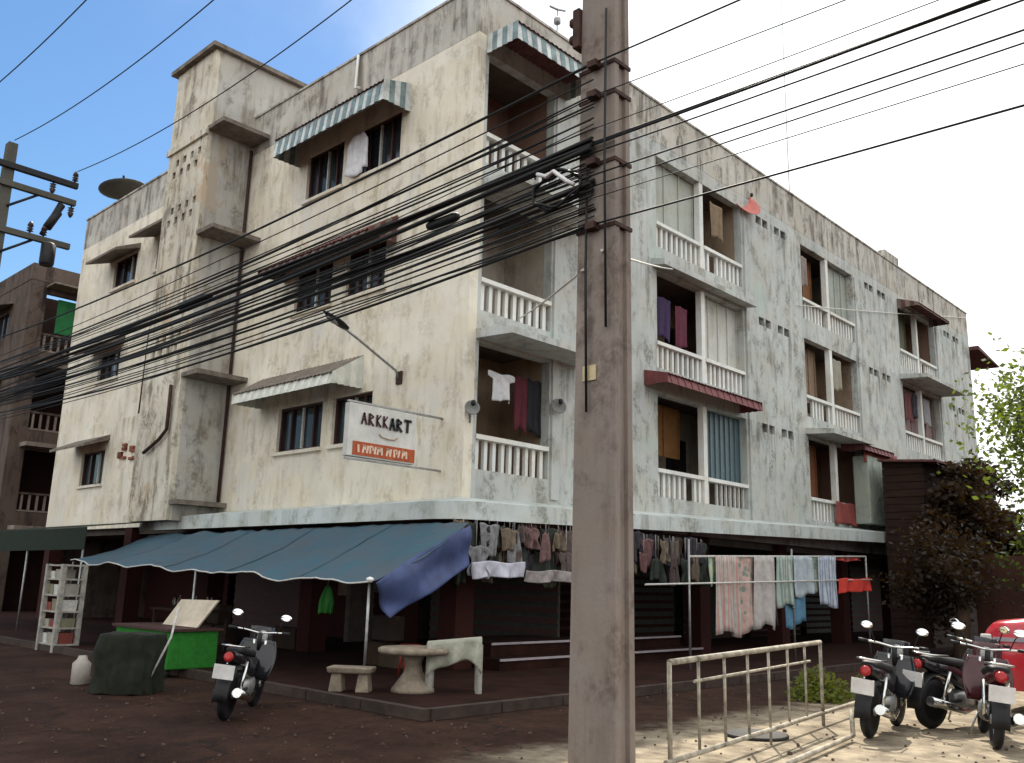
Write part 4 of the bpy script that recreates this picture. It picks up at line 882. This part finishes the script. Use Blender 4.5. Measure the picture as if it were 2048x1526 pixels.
for k in range(40):
    for j in range(13): a = k*14+j; mb.f.append((a, a+1, a+15, a+14)); mb.sm.append(True)
mb.f.append(tuple(range(14))); mb.f.append(tuple(40*14+j for j in range(14))); mb.sm += [False]*2
mb.build('body', M_red, car)
MB().box(7.05, 10.9, 3.12, 3.146, .92, .97).build('side_moulding', plainc('grey_moulding', (.28,.26,.29), .4), car)
MB().hexa([(6.80,3.25,.42),(6.92,3.2,.42),(6.92,4.7,.42),(6.80,4.65,.42)], [(6.80,3.25,.66),(6.92,3.2,.66),(6.92,4.7,.66),(6.80,4.65,.66)]).build('bumper', plainc('pale_bumper', (.5,.46,.4), .4), car, bev=.03)
MB().box(6.86, 7.0, 3.22, 3.5, .86, 1.0).build('headlight', MATS['lamp_glass'], car, bev=.02)
MB().hexa([(8.25,3.20,1.22),(9.0,3.20,1.22),(9.0,3.22,1.22),(8.25,3.22,1.22)], [(8.75,3.34,1.55),(9.0,3.34,1.55),(9.0,3.36,1.55),(8.75,3.36,1.55)]).build('side_window', M_glass, car)
MB().hexa([(9.1,3.20,1.22),(10.4,3.20,1.22),(10.4,3.22,1.22),(9.1,3.22,1.22)], [(9.1,3.34,1.55),(10.2,3.34,1.55),(10.2,3.36,1.55),(9.1,3.36,1.55)]).build('side_window', M_glass, car)
for x in (7.7, 10.3):
    for y in (3.22, 4.68):
        w = MB().lathe([(.2,-.09),(.29,-.1),(.31,-.06),(.31,.06),(.29,.1),(.2,.09)], (x,y,.31), 24, 'y').build('wheel', M_black, car); MB().lathe([(.05,-.102),(.19,-.092),(.19,.092),(.05,.102)], (x,y,.31), 16, 'y').build('rim', M_steel, w)

# ------------------------------------------------------------------ plank shed for a shadowed facade, wall, plants, trees at right
sh = thing('shade_shed', (1.6,18.7,0), 'tall dark brown plank shed standing in for the shadowed wall of the far shops', 'shed')
MB().box(.95, 2.0, 15.5, 21.8, 0, 5.1).build('core', M_wood, sh)  # dark planks added where the far facade lies in shadow
random.seed(6)
for k in range(25):
    z = .02+k*.205; e = random.uniform(0,.02); MB().box(2.003, 2.03+e, 15.42+random.uniform(-.05,.05), 21.9+random.uniform(-.1,.1), z, z+.19).build('plank', M_wood, sh); MB().box(.92, 1.999, 15.45-e, 15.497, z, z+.19).build('plank', M_wood, sh)
MB().hexa([(.9,15.2,5.12),(2.5,15.2,5.0),(2.5,22.1,5.0),(.9,22.1,5.12)], [(.9,15.2,5.18),(2.5,15.2,5.06),(2.5,22.1,5.06),(.9,22.1,5.18)]).build('roof', M_under, sh)
wl = MB().box(3.2, 16, 15.2, 15.4, 0, 2.5).build('boundary_wall', plaster('dark_red_wall', (.10,.045,.035), (.03,.015,.012), .6, .5), at=(9,15.3,0)); tag(wl, 'dark brown boundary wall behind the red car', 'wall')

M_dummy = None
def leaf_mat(name, c, c2):
    m = mat(name, c, .55, .3, 1.6, c2=c2, bump=0); b = m.node_tree.nodes['Principled BSDF']; b.inputs['Transmission Weight'].default_value = 0
    b.inputs['Subsurface Weight'].default_value = 0
    t = m.node_tree; tr = t.nodes.new('ShaderNodeBsdfTranslucent'); ms = t.nodes.new('ShaderNodeMixShader'); ms.inputs[0].default_value = .35
    tr.inputs[0].default_value = (c[0]*2.4, c[1]*2.2, c[2], 1); t.links.new(b.outputs[0], ms.inputs[1]); t.links.new(tr.outputs[0], ms.inputs[2]); t.links.new(ms.outputs[0], t.nodes['Material Output'].inputs[0]); return m
M_leaf = leaf_mat('green_leaves', (.085,.12,.03), (.03,.055,.015)); M_leafd = leaf_mat('dark_leaves', (.03,.045,.014), (.012,.02,.007))
M_leafb = leaf_mat('brown_leaves', (.040,.022,.012), (.014,.010,.006))
M_bark = mat('bark', (.10,.065,.045), .95, .4, 6, bump=.5)
def tree(base, h, crown_c, rad, n, label, m, seed, leaf=.13, clumps=26):
    rd = random.Random(seed); t = thing('tree', base, label, 'tree'); bx, by, bz = base; c = Vector(crown_c)
    top = Vector((c.x, c.y, c.z))
    tk = MB(); tk.tube([(bx,by,0), (bx+.1,by+.05,h*.3), (bx*.5+c.x*.5,by*.5+c.y*.5,h*.6), tuple(top)], [.2,.16,.12,.05], 9)
    cl = []
    for k in range(clumps):
        d = Vector((rd.gauss(0,1), rd.gauss(0,1), rd.gauss(0,.8))).normalized(); q = c+Vector((d.x*rad[0], d.y*rad[1], d.z*rad[2]))*rd.uniform(.35,1.0); cl.append(q)
        if True: s = Vector((bx*.4+c.x*.6, by*.4+c.y*.6, h*.62)); tk.tube([s, s.lerp(q,.5)+Vector((0,0,.1)), q], [.05,.03,.012], 5)
    tk.build('trunk', M_bark, t)
    lf = MB()
    for k in range(n):
        q = rd.choice(cl); s = min(rad)*(.34 if clumps < 40 else .20); p = q+Vector((rd.gauss(0,s), rd.gauss(0,s), rd.gauss(0,s*.75)))
        d = Vector((rd.gauss(0,1), rd.gauss(0,1), rd.gauss(-.3,.6))).normalized(); w = d.orthogonal().normalized(); w.rotate(Matrix.Rotation(rd.random()*6.28, 3, d)); L = leaf*rd.uniform(.6,1.3)
        lf.quad(p, p+d*L*.5+w*L*.28, p+d*L, p+d*L*.5-w*L*.28)
    lf.build('crown', m, t); return t
tree((9.2,10.2,0), 6, (7.95,9.9,4.7), (2.5,2.4,2.3), 30000, 'leafy green tree against the white sky at the right edge', M_leaf, 3, .135, 120)
tree((6.4,13.6,0), 5, (6.3,13.4,2.9), (1.9,1.5,1.5), 5200, 'low dark green tree in front of the boundary wall', M_leafd, 4, .15)
tree((3.0,17.4,0), 5, (2.75,17.8,3.4), (.85,3.3,1.9), 16000, 'dense dark brown leaved tree hiding the stand-in plank shed', M_leafb, 5, .17, 60)
tree((3.4,13.2,0), 4, (3.0,13.4,1.9), (.8,1.6,1.2), 6000, 'low dark bush like tree before the stand-in plank shed', M_leafb, 15, .14, 30)
tree((14,20,0), 9, (12.8,20,5.8), (3.5,3.2,2.4), 5200, 'taller green tree farther back at the right edge', M_leaf, 7, .2)
def bush(base, r, n, label, m, seed):
    rd = random.Random(seed); t = thing('shrub', base, label, 'shrub'); b = Vector(base); lf = MB(); stx = MB()
    for k in range(14):
        a = rd.random()*6.28; q = b+Vector((math.cos(a)*r*.7*rd.random(), math.sin(a)*r*.7*rd.random(), r*rd.uniform(.5,1.1))); stx.tube([b, q], [.012,.006], 4)
    stx.build('stems', M_bark, t)
    for k in range(n):
        d = Vector((rd.gauss(0,1), rd.gauss(0,1), abs(rd.gauss(0,.8)))).normalized(); p = b+Vector((d.x*r, d.y*r, d.z*r*1.1))*rd.uniform(.3,1); e = Vector((rd.gauss(0,1), rd.gauss(0,1), rd.gauss(.2,.6))).normalized(); w = e.orthogonal().normalized(); L = .09*rd.uniform(.6,1.3); lf.quad(p, p+e*L*.5+w*L*.3, p+e*L, p+e*L*.5-w*L*.3)
    lf.build('foliage', m, t)
M_lime = leaf_mat('lime_leaves', (.13,.15,.025), (.05,.07,.015))
bush((4.95,2.35,0), .42, 900, 'small sunlit green shrub at the end of the pipe railing', M_lime, 2); bush((5.4,3.1,0), .36, 700, 'second small green shrub just behind the railing end', M_lime, 5)

# ------------------------------------------------------------------ shop clutter
random.seed(33)
M_card = [plainc('cardboard_%d' % k, c, .9) for k, c in enumerate(((.045,.026,.016),(.03,.02,.014),(.06,.04,.026)))]
spots = [(-6.9,-.4),(-6.4,-.4),(-6.65,-.45),(-5.2,.2),(-4.8,.2),(-.9,-.5),(-1.35,-.45),(-1.1,-.5)]
for k, (x, y) in enumerate(spots):
    z = .121 if (k not in (2, 7)) else .53
    if x > 0: z = .305
    w, d, h = random.uniform(.18,.24), random.uniform(.14,.18), random.uniform(.3,.4)
    b_ = MB().box(x-w, x+w, y-d, y+d, z, z+h).build('cardboard_box', M_card[k % 3], at=(x,y,z), bev=.008)
    MB().box(x-w-.002, x+w+.002, y-.03, y+.03, z+h-.06, z+h+.003).build('tape', M_card[(k+1) % 3], b_)
    tag(b_, 'brown cardboard box stacked in the dark shop front', 'box', 'boxes in the shop front')
for k, (x, y, c) in enumerate(((-5.6,-2.2,(.22,.02,.015)), (-4.6,-1.9,(.03,.06,.16)), (.3,-1.2,(.20,.02,.015)))):
    t = thing('plastic_stool', (x,y,.12), ('dark red plastic stool under the middle of the tarpaulin', 'blue plastic stool beside the red one under the tarpaulin', 'dark red plastic stool near the corner column')[k], 'stool')
    m_ = plainc('stool_%d' % k, c, .45)
    MB().lathe([(0,.53),(.15,.53),(.16,.55),(.15,.57),(0,.57)], (x,y,0), 16).build('seat', m_, t)
    for a in range(4):
        q = a*math.pi/2+.4; MB().tube([(x+.13*math.cos(q),y+.13*math.sin(q),.53), (x+.18*math.cos(q),y+.18*math.sin(q),.121)], .018, 6).build('leg', m_, t)
tt = thing('stall_table', (-5.9,-1.6,.12), 'dark wooden stall table under the tarpaulin', 'table')
MB().box(-7.0, -4.9, -1.75, -1.15, .80, .84).build('top', M_wood, tt)
for x in (-6.9, -5.0):
    for y in (-1.7, -1.2): MB().box(x-.03, x+.03, y-.03, y+.03, .121, .798).build('leg', M_wood, tt)
for k in range(12):
    x = -6.85+k*.16; o = MB().lathe([(.03,0),(.035,.02),(.035,.14),(.013,.19),(.013,.24)], (x, -1.45+random.uniform(-.15,.15), .841), 8).build('bottle', [M_glass, plainc('brown_bottle', (.06,.02,.008), .2), plainc('pale_bottle', (.3,.3,.28), .3)][k % 3], at=(x,-1.45,.841))
    tag(o, 'small bottle standing on the stall table', 'bottle', 'bottles on the stall table')
for k, (x0, x1, z0, z1, c, lb) in enumerate(((-7.4,-6.8,1.1,1.75,(.22,.14,.10),'faded poster on the shop shutter at left'), (-3.6,-3.0,1.2,1.8,(.14,.05,.04),'dull red poster on the shop shutter behind the cart'), (-6.2,-5.7,1.2,1.6,(.25,.22,.18),'small pale notice on the shop shutter'))):
    tag(MB().box(x0, x1, 3.04, 3.06, z0, z1).build('poster', plainc('poster_%d' % k, c, .7, .5, 4), at=((x0+x1)/2,3.05,z0)), lb, 'poster')
# litter and small stones
mb = MB(); random.seed(77)
for k in range(900):
    x = random.uniform(-3, 9); y = random.uniform(-9, 3)
    if x < 3.2 and y > -3.45: continue
    r_ = random.uniform(.006,.022)*(1.6 if random.random() < .06 else 1); a = random.random()*6.28
    z = .004
    p = [(x+r_*math.cos(a+q)*random.uniform(.7,1.2), y+r_*math.sin(a+q)*random.uniform(.7,1.2), z) for q in (0, 1.57, 3.14, 4.71)]
    mb.hexa(p, [(x+(q[0]-x)*.6, y+(q[1]-y)*.6, z+r_*.8) for q in p])
tag(mb.build('gravel', mat('small_stones', (.09,.06,.045), .95, .5, 30)), 'scattered small stones and grit on the street', None, None, 'stuff')
mb = MB()
for k in range(120):
    x = random.uniform(-3, 8.5); y = random.uniform(-8.5, 2)
    if x < 3.2 and y > -3.45: continue
    a = random.random()*6.28; L = random.uniform(.02,.06); d = Vector((math.cos(a), math.sin(a), 0)); w = Vector((-d.y, d.x, 0)); p = Vector((x, y, .012))
    mb.quad(p-d*L, p+w*L*.4+Vector((0,0,.006)), p+d*L+Vector((0,0,.012)), p-w*L*.4+Vector((0,0,.003)))
tag(mb.build('fallen_leaves', mat('dry_leaf', (.06,.033,.016), .9, .5, 20)), 'dry fallen leaves scattered on the street', None, None, 'stuff')
